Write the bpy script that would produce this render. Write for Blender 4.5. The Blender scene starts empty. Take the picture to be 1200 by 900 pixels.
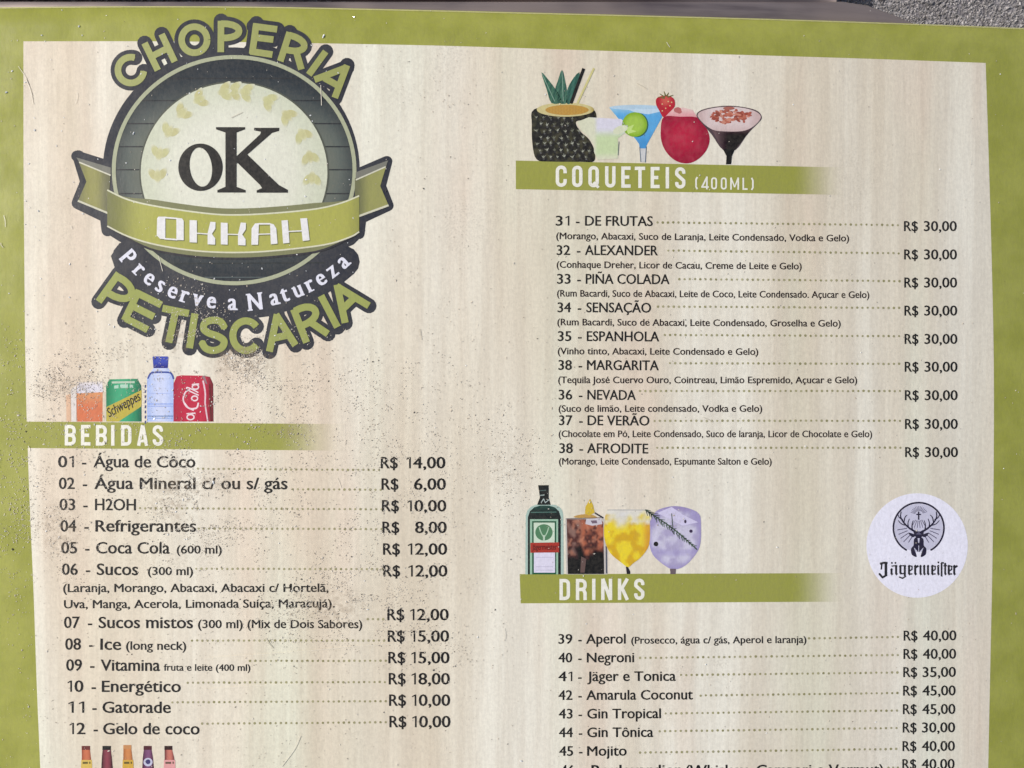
import bpy, math, random
from mathutils import Vector, Euler
from mathutils import noise as mnoise
from mathutils.geometry import delaunay_2d_cdt, intersect_point_tri_2d

random.seed(7)
SC = bpy.context.scene
COL = SC.collection
R = math.radians

# ------------------------------------------------------------------ camera
F_PX = 998.6                      # focal length in units of a 1200 px wide frame
MM_PER_UNIT = 0.00025             # one layout unit on the board is a quarter millimetre
cam_d = bpy.data.cameras.new('camera')
cam_d.sensor_width = 36.0
cam_d.lens = 36.0 * F_PX / 1200.0
cam_d.clip_start = 0.005
cam_d.clip_end = 20.0
cam = bpy.data.objects.new('camera', cam_d)
COL.objects.link(cam)
cam.rotation_euler = Euler((R(-1.1), R(-2.25), 0.0))
ROT = cam.rotation_euler.to_matrix()
LOOK = ROT @ Vector((0, 0, -1))
DIST = F_PX * MM_PER_UNIT
EYE = -LOOK * DIST
cam.location = EYE
SC.camera = cam

# ------------------------------------------------------------------ sky and sun
SUN_EL, SUN_AZ = 38.0, 285.0      # azimuth clockwise from +Y
world = bpy.data.worlds.new('World')
SC.world = world
world.use_nodes = True
wn = world.node_tree.nodes
sky = wn.new('ShaderNodeTexSky')
sky.sky_type = 'NISHITA'
sky.sun_disc = False
sky.sun_elevation = R(SUN_EL)
sky.sun_rotation = R(SUN_AZ)
sky.air_density = 1.0
sky.dust_density = 3.0
wn['Background'].inputs['Strength'].default_value = 0.10
world.node_tree.links.new(sky.outputs[0], wn['Background'].inputs['Color'])
sun_d = bpy.data.lights.new('sun', 'SUN')
sun_d.energy = 3.0
sun_d.angle = R(1.0)
sun_d.color = (1.0, 0.96, 0.91)
sun = bpy.data.objects.new('sun', sun_d)
COL.objects.link(sun)
az, el = R(SUN_AZ), R(SUN_EL)
sdir = Vector((math.sin(az) * math.cos(el), math.cos(az) * math.cos(el), math.sin(el)))
sun.rotation_euler = (-sdir).to_track_quat('-Z', 'Y').to_euler()
SC.view_settings.view_transform = 'Standard'
SC.view_settings.look = 'None'
SC.view_settings.exposure = 0.22
SC.view_settings.gamma = 1.0
SC.view_settings.use_curve_mapping = False
SC.cycles.filter_width = 1.5
SC.cycles.max_bounces = 6

# ------------------------------------------------------------------ helpers
def bow(x, y):
    """the laminated sheet is slightly arched from left to right"""
    return -0.40 * x * x

def at(x, y, z=0.0, flat=False):
    """layout unit (x to the right, y down, origin top left) -> point on the arched board (or on the level plane z)"""
    d = ROT @ Vector(((x - 600.0) / F_PX, -(y - 450.0) / F_PX, -1.0))
    h = z
    for _ in range(1 if flat else 9):
        t = (h - EYE.z) / d.z
        p = EYE + d * t
        if not flat: h = bow(p.x, p.y)
    return Vector((p.x, p.y, z if flat else h + z))

LAYER = 0.00002

def lin(c):
    c = c / 255.0
    return c / 12.92 if c <= 0.04045 else ((c + 0.055) / 1.055) ** 2.4

INK_GAIN, INK_VEIL = 0.90, 0.012
def ink(c):
    a = c[3] if len(c) > 3 else 1.0
    return tuple(max(0.006, (lin(v) - INK_VEIL) * INK_GAIN) for v in c[:3]) + (a,)

def mix(a, b, t):
    t = max(0.0, min(1.0, t))
    a = tuple(a) + (1.0,) * (4 - len(a)); b = tuple(b) + (1.0,) * (4 - len(b))
    return tuple(p + (q - p) * t for p, q in zip(a, b))

def smooth(e0, e1, x):
    t = max(0.0, min(1.0, (x - e0) / (e1 - e0)))
    return t * t * (3 - 2 * t)

def empty(name, loc=(0, 0, 0), parent=None):
    o = bpy.data.objects.new(name, None)
    o.empty_display_size = 0.02
    o.location = loc
    COL.objects.link(o)
    o.parent = parent
    return o

def ellipse(cx, cy, rx, ry, n=48, a0=0.0, a1=360.0, tilt=0.0):
    out = []
    full = abs(a1 - a0) >= 360
    m = n if full else n + 1
    ct, st = math.cos(R(tilt)), math.sin(R(tilt))
    for i in range(m):
        a = R(a0 + (a1 - a0) * i / n)
        x, y = rx * math.cos(a), ry * math.sin(a)
        out.append((cx + x * ct - y * st, cy + x * st + y * ct))
    return out

def curve(pts, n=6, closed=False):
    """Catmull-Rom through the points"""
    out = []
    m = len(pts)
    segs = m if closed else m - 1
    for i in range(segs):
        if closed:
            p0, p1, p2, p3 = pts[(i - 1) % m], pts[i], pts[(i + 1) % m], pts[(i + 2) % m]
        else:
            p0, p1, p2, p3 = pts[max(i - 1, 0)], pts[i], pts[i + 1], pts[min(i + 2, m - 1)]
        for k in range(n):
            t = k / n
            out.append(tuple(0.5 * (2 * b + (c - a) * t + (2 * a - 5 * b + 4 * c - d) * t * t + (3 * b - a - 3 * c + d) * t ** 3)
                             for a, b, c, d in zip(p0, p1, p2, p3)))
    if not closed:
        out.append(tuple(pts[-1]))
    return out

def stroke(pts, w, cap='butt', w1=None):
    """polygons (to be united) that cover a polyline of width w (tapering to w1)"""
    polys = []
    n = len(pts)
    w1 = w if w1 is None else w1
    def wd(i): return w + (w1 - w) * i / max(1, n - 1)
    for i in range(n - 1):
        (x0, y0), (x1, y1) = pts[i], pts[i + 1]
        dx, dy = x1 - x0, y1 - y0
        l = math.hypot(dx, dy)
        if l < 1e-6: continue
        nx, ny = -dy / l, dx / l
        a, b = wd(i) / 2, wd(i + 1) / 2
        polys.append([(x0 + nx * a, y0 + ny * a), (x1 + nx * b, y1 + ny * b), (x1 - nx * b, y1 - ny * b), (x0 - nx * a, y0 - ny * a)])
    rng = range(n) if cap == 'round' else range(1, n - 1)
    for i in rng:
        polys.append(ellipse(pts[i][0], pts[i][1], wd(i) / 2 * 1.001, wd(i) / 2 * 1.001, 14))
    return polys

def corner(polys, pts, w):
    """square the inner joints of a stroke (mitre)"""
    return polys

def inside(pt, poly):
    x, y = pt
    c = False
    j = len(poly) - 1
    for i in range(len(poly)):
        xi, yi = poly[i]; xj, yj = poly[j]
        if (yi > y) != (yj > y) and x < (xj - xi) * (y - yi) / (yj - yi) + xi:
            c = not c
        j = i
    return c

def densify(p, m=16.0):
    out = []
    for i in range(len(p)):
        (x0, y0), (x1, y1) = p[i - 1], p[i]
        k = max(1, int(math.ceil(math.hypot(x1 - x0, y1 - y0) / m)))
        for j in range(1, k + 1): out.append((x0 + (x1 - x0) * j / k, y0 + (y1 - y0) * j / k))
    return out

def union(polys, step=None, raw=False):
    vs, fs, polys_used = [], [], []
    if not raw:
        polys = [densify(p) for p in polys]
        xs = [v[0] for p in polys for v in p]
        if step is None and max(xs) - min(xs) > 22: step = 15.0
    for p in polys:
        base = len(vs)
        area = sum(p[i - 1][0] * p[i][1] - p[i][0] * p[i - 1][1] for i in range(len(p)))
        if abs(area) < 1e-5: continue
        q = p if area > 0 else p[::-1]
        vs += [Vector(v) for v in q]
        fs.append(list(range(base, base + len(q))))
        polys_used.append(q)
    if step:
        xs = [v.x for v in vs]; ys = [v.y for v in vs]
        nx = int((max(xs) - min(xs)) / step) + 1; ny = int((max(ys) - min(ys)) / step) + 1
        extra = []
        for i in range(nx + 1):
            for j in range(ny + 1):
                q = (min(xs) + (i + 0.5 * (j % 2)) * step + 0.013, min(ys) + j * step + 0.017)
                if any(inside(q, p) for p in polys): extra.append(Vector(q))
        vs += extra
    r = delaunay_2d_cdt(vs, [], fs, 1, 1e-4)
    V = [(v.x, v.y) for v in r[0]]
    keep = []
    for f, o in zip(r[2], r[5]):
        if not o: continue
        a = sum(V[k][0] for k in f) / len(f); b = sum(V[k][1] for k in f) / len(f)
        if any(inside((a, b), polys_used[q]) for q in o): keep.append(tuple(f))
    return V, keep

class Print:
    """flat ink on the board: triangles in layout units, each with its ink colour and height layer"""
    def __init__(self): self.v, self.c, self.f = [], [], []
    def tris(self, vs, fs, col, layer):
        b = len(self.v)
        fn = col if callable(col) else None
        fix = None if fn else ink(col)
        for (x, y) in vs:
            self.v.append(at(x, y, layer * LAYER))
            self.c.append(ink(fn(x, y)) if fn else fix)
        for f in fs:
            (x0, y0), (x1, y1), (x2, y2) = vs[f[0]], vs[f[1]], vs[f[2]]
            s = (x1 - x0) * (y2 - y0) - (x2 - x0) * (y1 - y0)
            self.f.append(tuple(b + k for k in (f if s < 0 else (f[0], f[2], f[1]))))
        return self
    def fill(self, polys, col, layer, step=None):
        if polys and not isinstance(polys[0][0], (tuple, list, Vector)): polys = [polys]
        vs, fs = union(polys, step)
        fs = [t for f in fs for t in ([f] if len(f) == 3 else [(f[0], f[i], f[i + 1]) for i in range(1, len(f) - 1)])]
        return self.tris(vs, fs, col, layer)
    def line(self, pts, w, col, layer, cap='round', w1=None, step=None):
        return self.fill(stroke(pts, w, cap, w1), col, layer, step)
    def build(self, name, parent, mat=None, label=None):
        me = bpy.data.meshes.new(name)
        me.from_pydata(self.v, [], self.f)
        at_ = me.color_attributes.new('ink', 'FLOAT_COLOR', 'POINT')
        flat = [k for c in self.c for k in c]
        at_.data.foreach_set('color', flat)
        me.materials.append(mat or M['print'])
        me.polygons.foreach_set('use_smooth', [True] * len(me.polygons))
        o = bpy.data.objects.new(name, me)
        COL.objects.link(o)
        o.parent = parent
        if label: o['label'] = label
        return o

def mesh_obj(name, verts, faces, mat, parent=None, smooth_=False):
    me = bpy.data.meshes.new(name)
    me.from_pydata([tuple(v) for v in verts], [], faces)
    me.materials.append(mat)
    me.update()
    if smooth_: me.polygons.foreach_set('use_smooth', [True] * len(me.polygons))
    o = bpy.data.objects.new(name, me)
    COL.objects.link(o)
    o.parent = parent
    return o

# ------------------------------------------------------------------ materials
M = {}
def nodes_of(name):
    m = bpy.data.materials.new(name)
    m.use_nodes = True
    nt = m.node_tree
    return m, nt, nt.nodes, nt.links, nt.nodes['Principled BSDF']

def math_node(nt, op, a, b=None, c=None, clamp=False):
    n = nt.nodes.new('ShaderNodeMath'); n.operation = op; n.use_clamp = clamp
    for i, v in enumerate((a, b, c)):
        if v is None: continue
        if isinstance(v, (int, float)): n.inputs[i].default_value = v
        else: nt.links.new(v, n.inputs[i])
    return n.outputs[0]

def mix_col(nt, fac, a, b, blend='MIX'):
    n = nt.nodes.new('ShaderNodeMix'); n.data_type = 'RGBA'; n.blend_type = blend; n.clamp_factor = True
    for s, v in (('Factor', fac), ('A', a), ('B', b)):
        i = [k for k in n.inputs if k.name == s and k.type == ('VALUE' if s == 'Factor' else 'RGBA')][0]
        if isinstance(v, (int, float)): i.default_value = v
        elif isinstance(v, tuple): i.default_value = tuple(v) + (1.0,) * (4 - len(v))
        else: nt.links.new(v, i)
    return [o for o in n.outputs if o.type == 'RGBA'][0]

def noise(nt, co, scale, detail=3.0, rough=0.5, vec=(1, 1, 1), off=(0, 0, 0)):
    mp = nt.nodes.new('ShaderNodeMapping')
    mp.inputs['Scale'].default_value = vec
    mp.inputs['Location'].default_value = off
    nt.links.new(co, mp.inputs['Vector'])
    n = nt.nodes.new('ShaderNodeTexNoise')
    n.inputs['Scale'].default_value = scale
    n.inputs['Detail'].default_value = detail
    n.inputs['Roughness'].default_value = rough
    nt.links.new(mp.outputs[0], n.inputs['Vector'])
    return n.outputs['Fac']

def rng_(nt, v, a, b, c=0.0, d=1.0):
    n = nt.nodes.new('ShaderNodeMapRange')
    n.interpolation_type = 'SMOOTHSTEP'
    for i, k in zip(('From Min', 'From Max', 'To Min', 'To Max'), (a, b, c, d)): n.inputs[i].default_value = k
    nt.links.new(v, n.inputs['Value'])
    return n.outputs[0]

def wood_colour(nt, co):
    """printed pale wood: broad upright bands, finer streaks, hair-fine grain"""
    broad = noise(nt, co, 26.0, 2.0, 0.55, (1, 0.10, 1))
    pink = noise(nt, co, 38.0, 3.0, 0.5, (1, 0.14, 1), (3.1, 0.7, 0))
    green = noise(nt, co, 30.0, 2.0, 0.5, (1, 0.12, 1), (7.7, 2.2, 0))
    streak = noise(nt, co, 210.0, 4.0, 0.6, (1, 0.035, 1), (1.3, 0, 0))
    hair = noise(nt, co, 1300.0, 3.0, 0.65, (1, 0.05, 1))
    c = mix_col(nt, rng_(nt, broad, 0.32, 0.68), ink((226, 214, 190)), ink((243, 239, 223)))
    c = mix_col(nt, rng_(nt, pink, 0.48, 0.72, 0, 0.75), c, ink((232, 213, 192)))
    c = mix_col(nt, rng_(nt, green, 0.50, 0.72, 0, 0.60), c, ink((232, 236, 214)))
    c = mix_col(nt, rng_(nt, streak, 0.36, 0.64, 0.20, 0.0), c, ink((176, 158, 136)))
    c = mix_col(nt, rng_(nt, hair, 0.30, 0.70, 0.10, 0.0), c, ink((170, 152, 130)))
    return c

def laminated(name, colour_fn):
    """ink under a scuffed glossy film"""
    m, nt, N, L, b = nodes_of(name)
    tc = N.new('ShaderNodeTexCoord').outputs['Object']
    c = colour_fn(nt, tc)
    # mottling of the print, smudges of fine dirt
    mot = noise(nt, tc, 900.0, 3.0, 0.7)
    c = mix_col(nt, rng_(nt, mot, 0.36, 0.64, 0.0, 0.10), c, (0.16, 0.14, 0.11))
    sm = noise(nt, tc, 34.0, 5.0, 0.65, (1, 0.8, 1), (2.0, 5.0, 0))
    fine = noise(nt, tc, 1700.0, 2.0, 0.6)
    smf = math_node(nt, 'MULTIPLY', rng_(nt, sm, 0.52, 0.74), rng_(nt, fine, 0.48, 0.66), clamp=True)
    c = mix_col(nt, math_node(nt, 'MULTIPLY', smf, 0.22), c, (0.19, 0.16, 0.11))
    stain_n = noise(nt, tc, 620.0, 5.0, 0.75, (1, 1, 1), (5, 3, 0))
    # brown sandy smears lying where the sand has collected
    for (sx_, sy_, rx_, ry_, st_) in ((283, 424, 44, 22, .75), (205, 400, 22, 18, .5), (205, 588, 42, 34, .42), (66, 620, 36, 46, .35), (80, 452, 40, 16, .35), (395, 712, 52, 30, .35), (245, 565, 60, 20, .3), (590, 545, 26, 40, .28), (340, 505, 44, 14, .4)):
        q = at(sx_, sy_)
        mp = N.new('ShaderNodeMapping')
        mp.inputs['Scale'].default_value = (1 / (rx_ * MM_PER_UNIT), 1 / (ry_ * MM_PER_UNIT), 0.0)
        mp.inputs['Location'].default_value = (-q.x / (rx_ * MM_PER_UNIT), -q.y / (ry_ * MM_PER_UNIT), 0)
        L.new(tc, mp.inputs['Vector'])
        ln = N.new('ShaderNodeVectorMath'); ln.operation = 'LENGTH'; L.new(mp.outputs[0], ln.inputs[0])
        fall = rng_(nt, ln.outputs['Value'], 1.25, 0.15)
        c = mix_col(nt, math_node(nt, 'MULTIPLY', math_node(nt, 'MULTIPLY', fall, rng_(nt, stain_n, 0.44, 0.62)), st_, clamp=True), c, (0.24, 0.175, 0.11))
    # pale dust film
    du = noise(nt, tc, 12.0, 4.0, 0.6, (1, 1, 1), (9.0, 1.0, 0))
    c = mix_col(nt, rng_(nt, du, 0.40, 0.75, 0.0, 0.025), c, (0.52, 0.49, 0.44))
    L.new(c, b.inputs['Base Color'])
    rg = noise(nt, tc, 160.0, 4.0, 0.6, (1, 0.5, 1), (4.0, 0, 0))
    L.new(rng_(nt, rg, 0.3, 0.7, 0.50, 0.64), b.inputs['Roughness'])
    b.inputs['IOR'].default_value = 1.5
    b.inputs['Specular IOR Level'].default_value = 0.22
    n1 = noise(nt, tc, 1000.0, 3.0, 0.6, (1, 0.45, 1))
    n2 = noise(nt, tc, 70.0, 3.0, 0.5)
    h = math_node(nt, 'ADD', math_node(nt, 'MULTIPLY', n1, 0.00006), math_node(nt, 'MULTIPLY', n2, 0.00016))
    bp = N.new('ShaderNodeBump')
    bp.inputs['Strength'].default_value = 1.0
    bp.inputs['Distance'].default_value = 1.0
    L.new(h, bp.inputs['Height'])
    L.new(bp.outputs[0], b.inputs['Normal'])
    return m

def ink_fn(nt, co):
    a = nt.nodes.new('ShaderNodeAttribute')
    a.attribute_type = 'GEOMETRY'; a.attribute_name = 'ink'
    return mix_col(nt, a.outputs['Alpha'], wood_colour(nt, co), a.outputs['Color'])

def green_fn(nt, co):
    n = noise(nt, co, 90.0, 3.0, 0.6)
    return mix_col(nt, rng_(nt, n, 0.3, 0.7), ink((150, 153, 70)), ink((163, 165, 82)))

M['print'] = laminated('printed_ink', ink_fn)
M['wood'] = laminated('printed_wood', wood_colour)
M['green'] = laminated('green_laminate', green_fn)

def metal_mat():
    m, nt, N, L, b = nodes_of('brown_metal')
    tc = N.new('ShaderNodeTexCoord').outputs['Object']
    n = noise(nt, tc, 300.0, 4.0, 0.6, (0.06, 1, 1))
    n2 = noise(nt, tc, 16.0, 3.0, 0.6, (1, 1, 1), (1, 4, 0))
    c = mix_col(nt, rng_(nt, n, 0.3, 0.7), (0.095, 0.076, 0.080), (0.21, 0.175, 0.17))
    c = mix_col(nt, rng_(nt, n2, 0.44, 0.60, 0, 0.7), c, (0.29, 0.235, 0.21))
    L.new(c, b.inputs['Base Color'])
    b.inputs['Metallic'].default_value = 0.35
    b.inputs['Roughness'].default_value = 0.42
    bp = N.new('ShaderNodeBump'); bp.inputs['Strength'].default_value = 0.4; bp.inputs['Distance'].default_value = 0.0002
    L.new(n, bp.inputs['Height']); L.new(bp.outputs[0], b.inputs['Normal'])
    return m
M['metal'] = metal_mat()

def ground_mat():
    m, nt, N, L, b = nodes_of('grey_grit')
    tc = N.new('ShaderNodeTexCoord').outputs['Object']
    vo = N.new('ShaderNodeTexVoronoi'); vo.inputs['Scale'].default_value = 900.0
    L.new(tc, vo.inputs['Vector'])
    sp = N.new('ShaderNodeSeparateColor'); L.new(vo.outputs['Color'], sp.inputs[0])
    n = noise(nt, tc, 120.0, 4.0, 0.6)
    c = mix_col(nt, rng_(nt, sp.outputs[0], 0.0, 1.0), (0.11, 0.10, 0.10), (0.33, 0.31, 0.31))
    c = mix_col(nt, rng_(nt, n, 0.4, 0.65, 0, 0.5), c, (0.13, 0.12, 0.13))
    L.new(c, b.inputs['Base Color'])
    b.inputs['Roughness'].default_value = 0.6
    bp = N.new('ShaderNodeBump'); bp.inputs['Strength'].default_value = 0.8; bp.inputs['Distance'].default_value = 0.0006
    L.new(vo.outputs['Distance'], bp.inputs['Height']); L.new(bp.outputs[0], b.inputs['Normal'])
    return m
M['ground'] = ground_mat()

def grain_mat(name, rough=0.5, spec=0.5):
    m, nt, N, L, b = nodes_of(name)
    a = N.new('ShaderNodeAttribute'); a.attribute_type = 'GEOMETRY'; a.attribute_name = 'tint'
    L.new(a.outputs['Color'], b.inputs['Base Color'])
    b.inputs['Roughness'].default_value = rough
    b.inputs['Specular IOR Level'].default_value = spec
    return m
M['grain'] = grain_mat('sand_grain')
M['crystal'] = grain_mat('quartz_grain', 0.12, 1.0)

# ------------------------------------------------------------------ the setting: ground and the metal rail
GZ = -0.020
S = 4.0
g = mesh_obj('ground', [(-S, -S, GZ), (S, -S, GZ), (S, S, GZ), (-S, S, GZ)], [(0, 1, 2, 3)], M['ground'])
g['kind'] = 'structure'; g['label'] = 'grey gritty ground beyond the top edge of the menu board'

# ------------------------------------------------------------------ menu board
board = empty('menu_board', (0, 0, 0))
board['label'] = 'laminated bar menu with olive green border, round beer emblem and two columns of drink prices'
board['category'] = 'menu'

top_edge = [(-70, 9.5), (0, 8.5), (150, 7.2), (300, 7.8), (450, 10.6), (600, 14.2), (750, 18.0), (900, 22.0), (1050, 27.0), (1200, 33.0), (1270, 36.5)]
edge_pts = curve(top_edge, 6)
vs, fs = [], []
NX, NY = len(edge_pts), 40
for (x, y0) in edge_pts:
    for j in range(NY + 1):
        vs.append(at(x, y0 + (960 - y0) * j / NY, 0.0))
def gi(i, j): return i * (NY + 1) + j
for i in range(NX - 1):
    for j in range(NY):
        fs.append((gi(i, j), gi(i, j + 1), gi(i + 1, j + 1), gi(i + 1, j)))
ring = [gi(i, 0) for i in range(NX)] + [gi(NX - 1, j) for j in range(1, NY + 1)] + [gi(i, NY) for i in range(NX - 2, -1, -1)] + [gi(0, j) for j in range(NY - 1, 0, -1)]
prev = ring
for dz, grow in ((-0.0004, 0.0002), (-0.0030, 0.0002)):
    cur = []
    for k in ring:
        v = vs[k]; d = Vector((v.x, v.y, 0)).normalized() * grow
        cur.append(len(vs)); vs.append(Vector((v.x + d.x, v.y + d.y, v.z + dz)))
    m = len(ring)
    for k in range(m):
        fs.append((prev[k], prev[(k + 1) % m], cur[(k + 1) % m], cur[k]))
    prev = cur
fs.append(tuple(prev)[::-1])
panel = mesh_obj('panel', vs, fs, M['green'], board, True)

# printed wood field inside the green border
top_in = curve([(27.5, 48.5), (170, 48.4), (300, 49.6), (430, 51.8), (540, 54.2), (760, 61.2), (900, 65.2), (1030, 69.3), (1155, 73.8)], 4)
right_in = curve([(1155, 73.8), (1158.5, 180), (1162, 300), (1164.5, 420), (1164.5, 540), (1163, 660), (1160.5, 780), (1158, 900), (1157, 960)], 3)
left_in = curve([(49.5, 960), (47.2, 900), (43.0, 800), (39.2, 690), (34.8, 590), (32.5, 525), (31.0, 480), (29.4, 400), (28.5, 300), (27.6, 190), (27.5, 48.5)], 3)
P = Print()
P.fill([top_in[:-1] + right_in[:-1] + left_in[:-1]], (220, 210, 195), 1, 12)
P.build('wood_print', board, M['wood'])

GREEN = (156, 158, 76)

# ------------------------------------------------------------------ lettering
_glyph = {}
_thin = {}
def load_glyphs(chars):
    cu = bpy.data.curves.new('glyph', 'FONT')
    cu.resolution_u = 3
    cu.offset = 0.0
    ob = bpy.data.objects.new('glyph', cu)
    COL.objects.link(ob)
    dg = bpy.context.evaluated_depsgraph_get()
    def width(s):
        cu.body = s
        bpy.context.view_layer.update()
        e = ob.evaluated_get(bpy.context.evaluated_depsgraph_get())
        me = e.to_mesh()
        me.calc_loop_triangles()
        v = [(p.co.x, p.co.y) for p in me.vertices]
        t = [tuple(q.vertices) for q in me.loop_triangles]
        e.to_mesh_clear()
        return v, t
    v, _ = width('II')
    base = max(p[0] for p in v)
    vI, _ = width('I')
    iw = max(p[0] for p in vI)
    for ch in chars:
        v2, _ = width('I' + ch + 'I')
        adv = max(p[0] for p in v2) - base
        if ch == ' ':
            _glyph[ch] = ([], [], adv); continue
        v, t = width(ch)
        _thin[ch] = (v, t, adv)
        polys = [[(v[k][0] + ox, v[k][1] + oy) for k in f] for f in t for ox, oy in ((-0.020, 0), (0, 0), (0.020, 0), (0, 0.007), (0, -0.007))]
        v, fs_ = union(polys, raw=True)
        t = [g for f in fs_ for g in ([f] if len(f) == 3 else [(f[0], f[i], f[i + 1]) for i in range(1, len(f) - 1)])]
        _glyph[ch] = (v, t, adv)
    vH, _ = width('H')
    _glyph['cap'] = cp_ = max(p[1] for p in vH)
    xh_ = max(p[1] for p in _glyph['x'][0]); k_ = 1.11
    def lift(y):
        if y <= 0: return y
        if y <= xh_: return y * k_
        return max(xh_ * k_ + (y - xh_) * (cp_ * 1.02 - xh_ * k_) / (cp_ - xh_), y * 0.98) if y < cp_ * 1.3 else y
    for ch in chars:
        if ch.islower():
            v, t, adv = _glyph[ch]
            _glyph[ch] = ([(x, lift(y)) for x, y in v], t, adv)
    _glyph['gap'] = base - iw
    bpy.data.objects.remove(ob)
    bpy.data.curves.remove(cu)
    # a figure one with a flag, as on the menu
    _, _, adv0 = _glyph['0']
    c = _glyph['cap']
    q = [(0.27, 0), (0.36, 0), (0.36, c), (0.29, c), (0.13, c * 0.86), (0.13, c * 0.75), (0.27, c * 0.86)]
    q = [(x * adv0 / 0.5, y) for x, y in q]
    vs, fs = union([q], raw=True)
    fs = [t for f in fs for t in ([f] if len(f) == 3 else [(f[0], f[i], f[i + 1]) for i in range(1, len(f) - 1)])]
    _glyph['1'] = ([(x - 0.03, y) for x, y in vs], fs, adv0 * 0.9)

CHARS = set("0123456789 -/(),.$ABCDEFGHIJKLMNOPQRSTUVWXYZabcdefghijklmnopqrstuvwxyzÁáàâãäéêíóôõúçÇÃÑñÔ")
load_glyphs(sorted(CHARS))

def lay(text):
    x = 0.0
    out = []
    for ch in text:
        v, t, adv = _glyph[ch]
        out.append((v, t, x)); x += adv
    lo = min(p[0] + gx for v, t, gx in out for p in v)
    hi = max(p[0] + gx for v, t, gx in out for p in v)
    return out, lo, hi

TEXT = (36, 24, 25)
def text(P, s, x0, x1, y0, y1, cap, col=TEXT, layer=3, skew=0.0, fat=0.0):
    """ink the string so that its extent runs from (x0,y0) to (x1,y1) along the baseline"""
    out, lo, hi = lay(s)
    dx, dy = x1 - x0, y1 - y0
    l = math.hypot(dx, dy)
    ux, uy = dx / l, dy / l
    sx = l / (hi - lo)
    sy = cap / _glyph['cap']
    for v, t, gx in out:
        if not v: continue
        vs = []
        for (px, py) in v:
            a = (px + gx - lo + skew * py) * sx
            b = py * sy
            vs.append((x0 + ux * a + uy * b, y0 + uy * a - ux * b))
        P.tris(vs, t, col, layer)
    return P

def glyph_at(P, ch, cx, cy, ang, cap, wide, col, layer, fat=0.0):
    """one letter centred at (cx,cy), turned by ang degrees clockwise; fat smears it sideways into thick uprights"""
    v, t, adv = _thin[ch]
    xs = [p[0] for p in v]
    mx = (min(xs) + max(xs)) / 2
    s = cap / _glyph['cap']
    ca, sa = math.cos(R(ang)), math.sin(R(ang))
    polys = []
    def mp(px, py, o):
        a = (px - mx) * s * wide + o; b = -(py - 0.0) * s
        return (cx + a * ca - b * sa, cy + a * sa + b * ca)
    if not fat:
        P.tris([mp(px, py, 0) for px, py in v], t, col, layer); return
    for o in (-fat, 0, fat):
        for f in t: polys.append([mp(v[k][0], v[k][1], o) for k in f])
    w, xh, cp = max(xs) - min(xs), cap * 0.66 / s, _glyph['cap']
    SER = {'P': [(-.1, .45, 0), (-.1, .2, cp)], 'r': [(-.2, .75, 0), (-.25, .2, xh)], 'N': [(-.15, .25, 0), (-.15, .2, cp), (.75, 1.15, cp)], 'u': [(-.2, .15, xh), (.6, .85, xh), (.85, 1.15, 0)],
           'v': [(-.15, .4, xh), (.68, 1.1, xh)], 'a': [(.9, 1.2, 0)]}
    for f0, f1, yy in SER.get(ch, ()):
        a, b = min(xs) + f0 * w, min(xs) + f1 * w
        yy = yy + (0.02 if yy == 0 else -0.03)
        polys.append([mp(a, yy - .025, 0), mp(b, yy - .025, 0), mp(b, yy + .03, 0), mp(a, yy + .03, 0)])
    P.fill(polys, col, layer)

def dots(P, x0, x1, y0, y1, layer=3):
    n = max(1, round((x1 - x0) / 6.12))
    for i in range(n + 1):
        t = i / n
        r = random.uniform(1.25, 1.6)
        x, y = x0 + (x1 - x0) * t, y0 + (y1 - y0) * t + random.uniform(-.2, .2)
        k = random.uniform(-12, 12)
        c = (150 + k, 146 + k, 104 + k, random.uniform(0.8, 1.0))
        vs = ellipse(x, y, r, r, 8)
        P.tris(vs, [(0, i_, i_ + 1) for i_ in range(1, 7)], c, layer)

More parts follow.
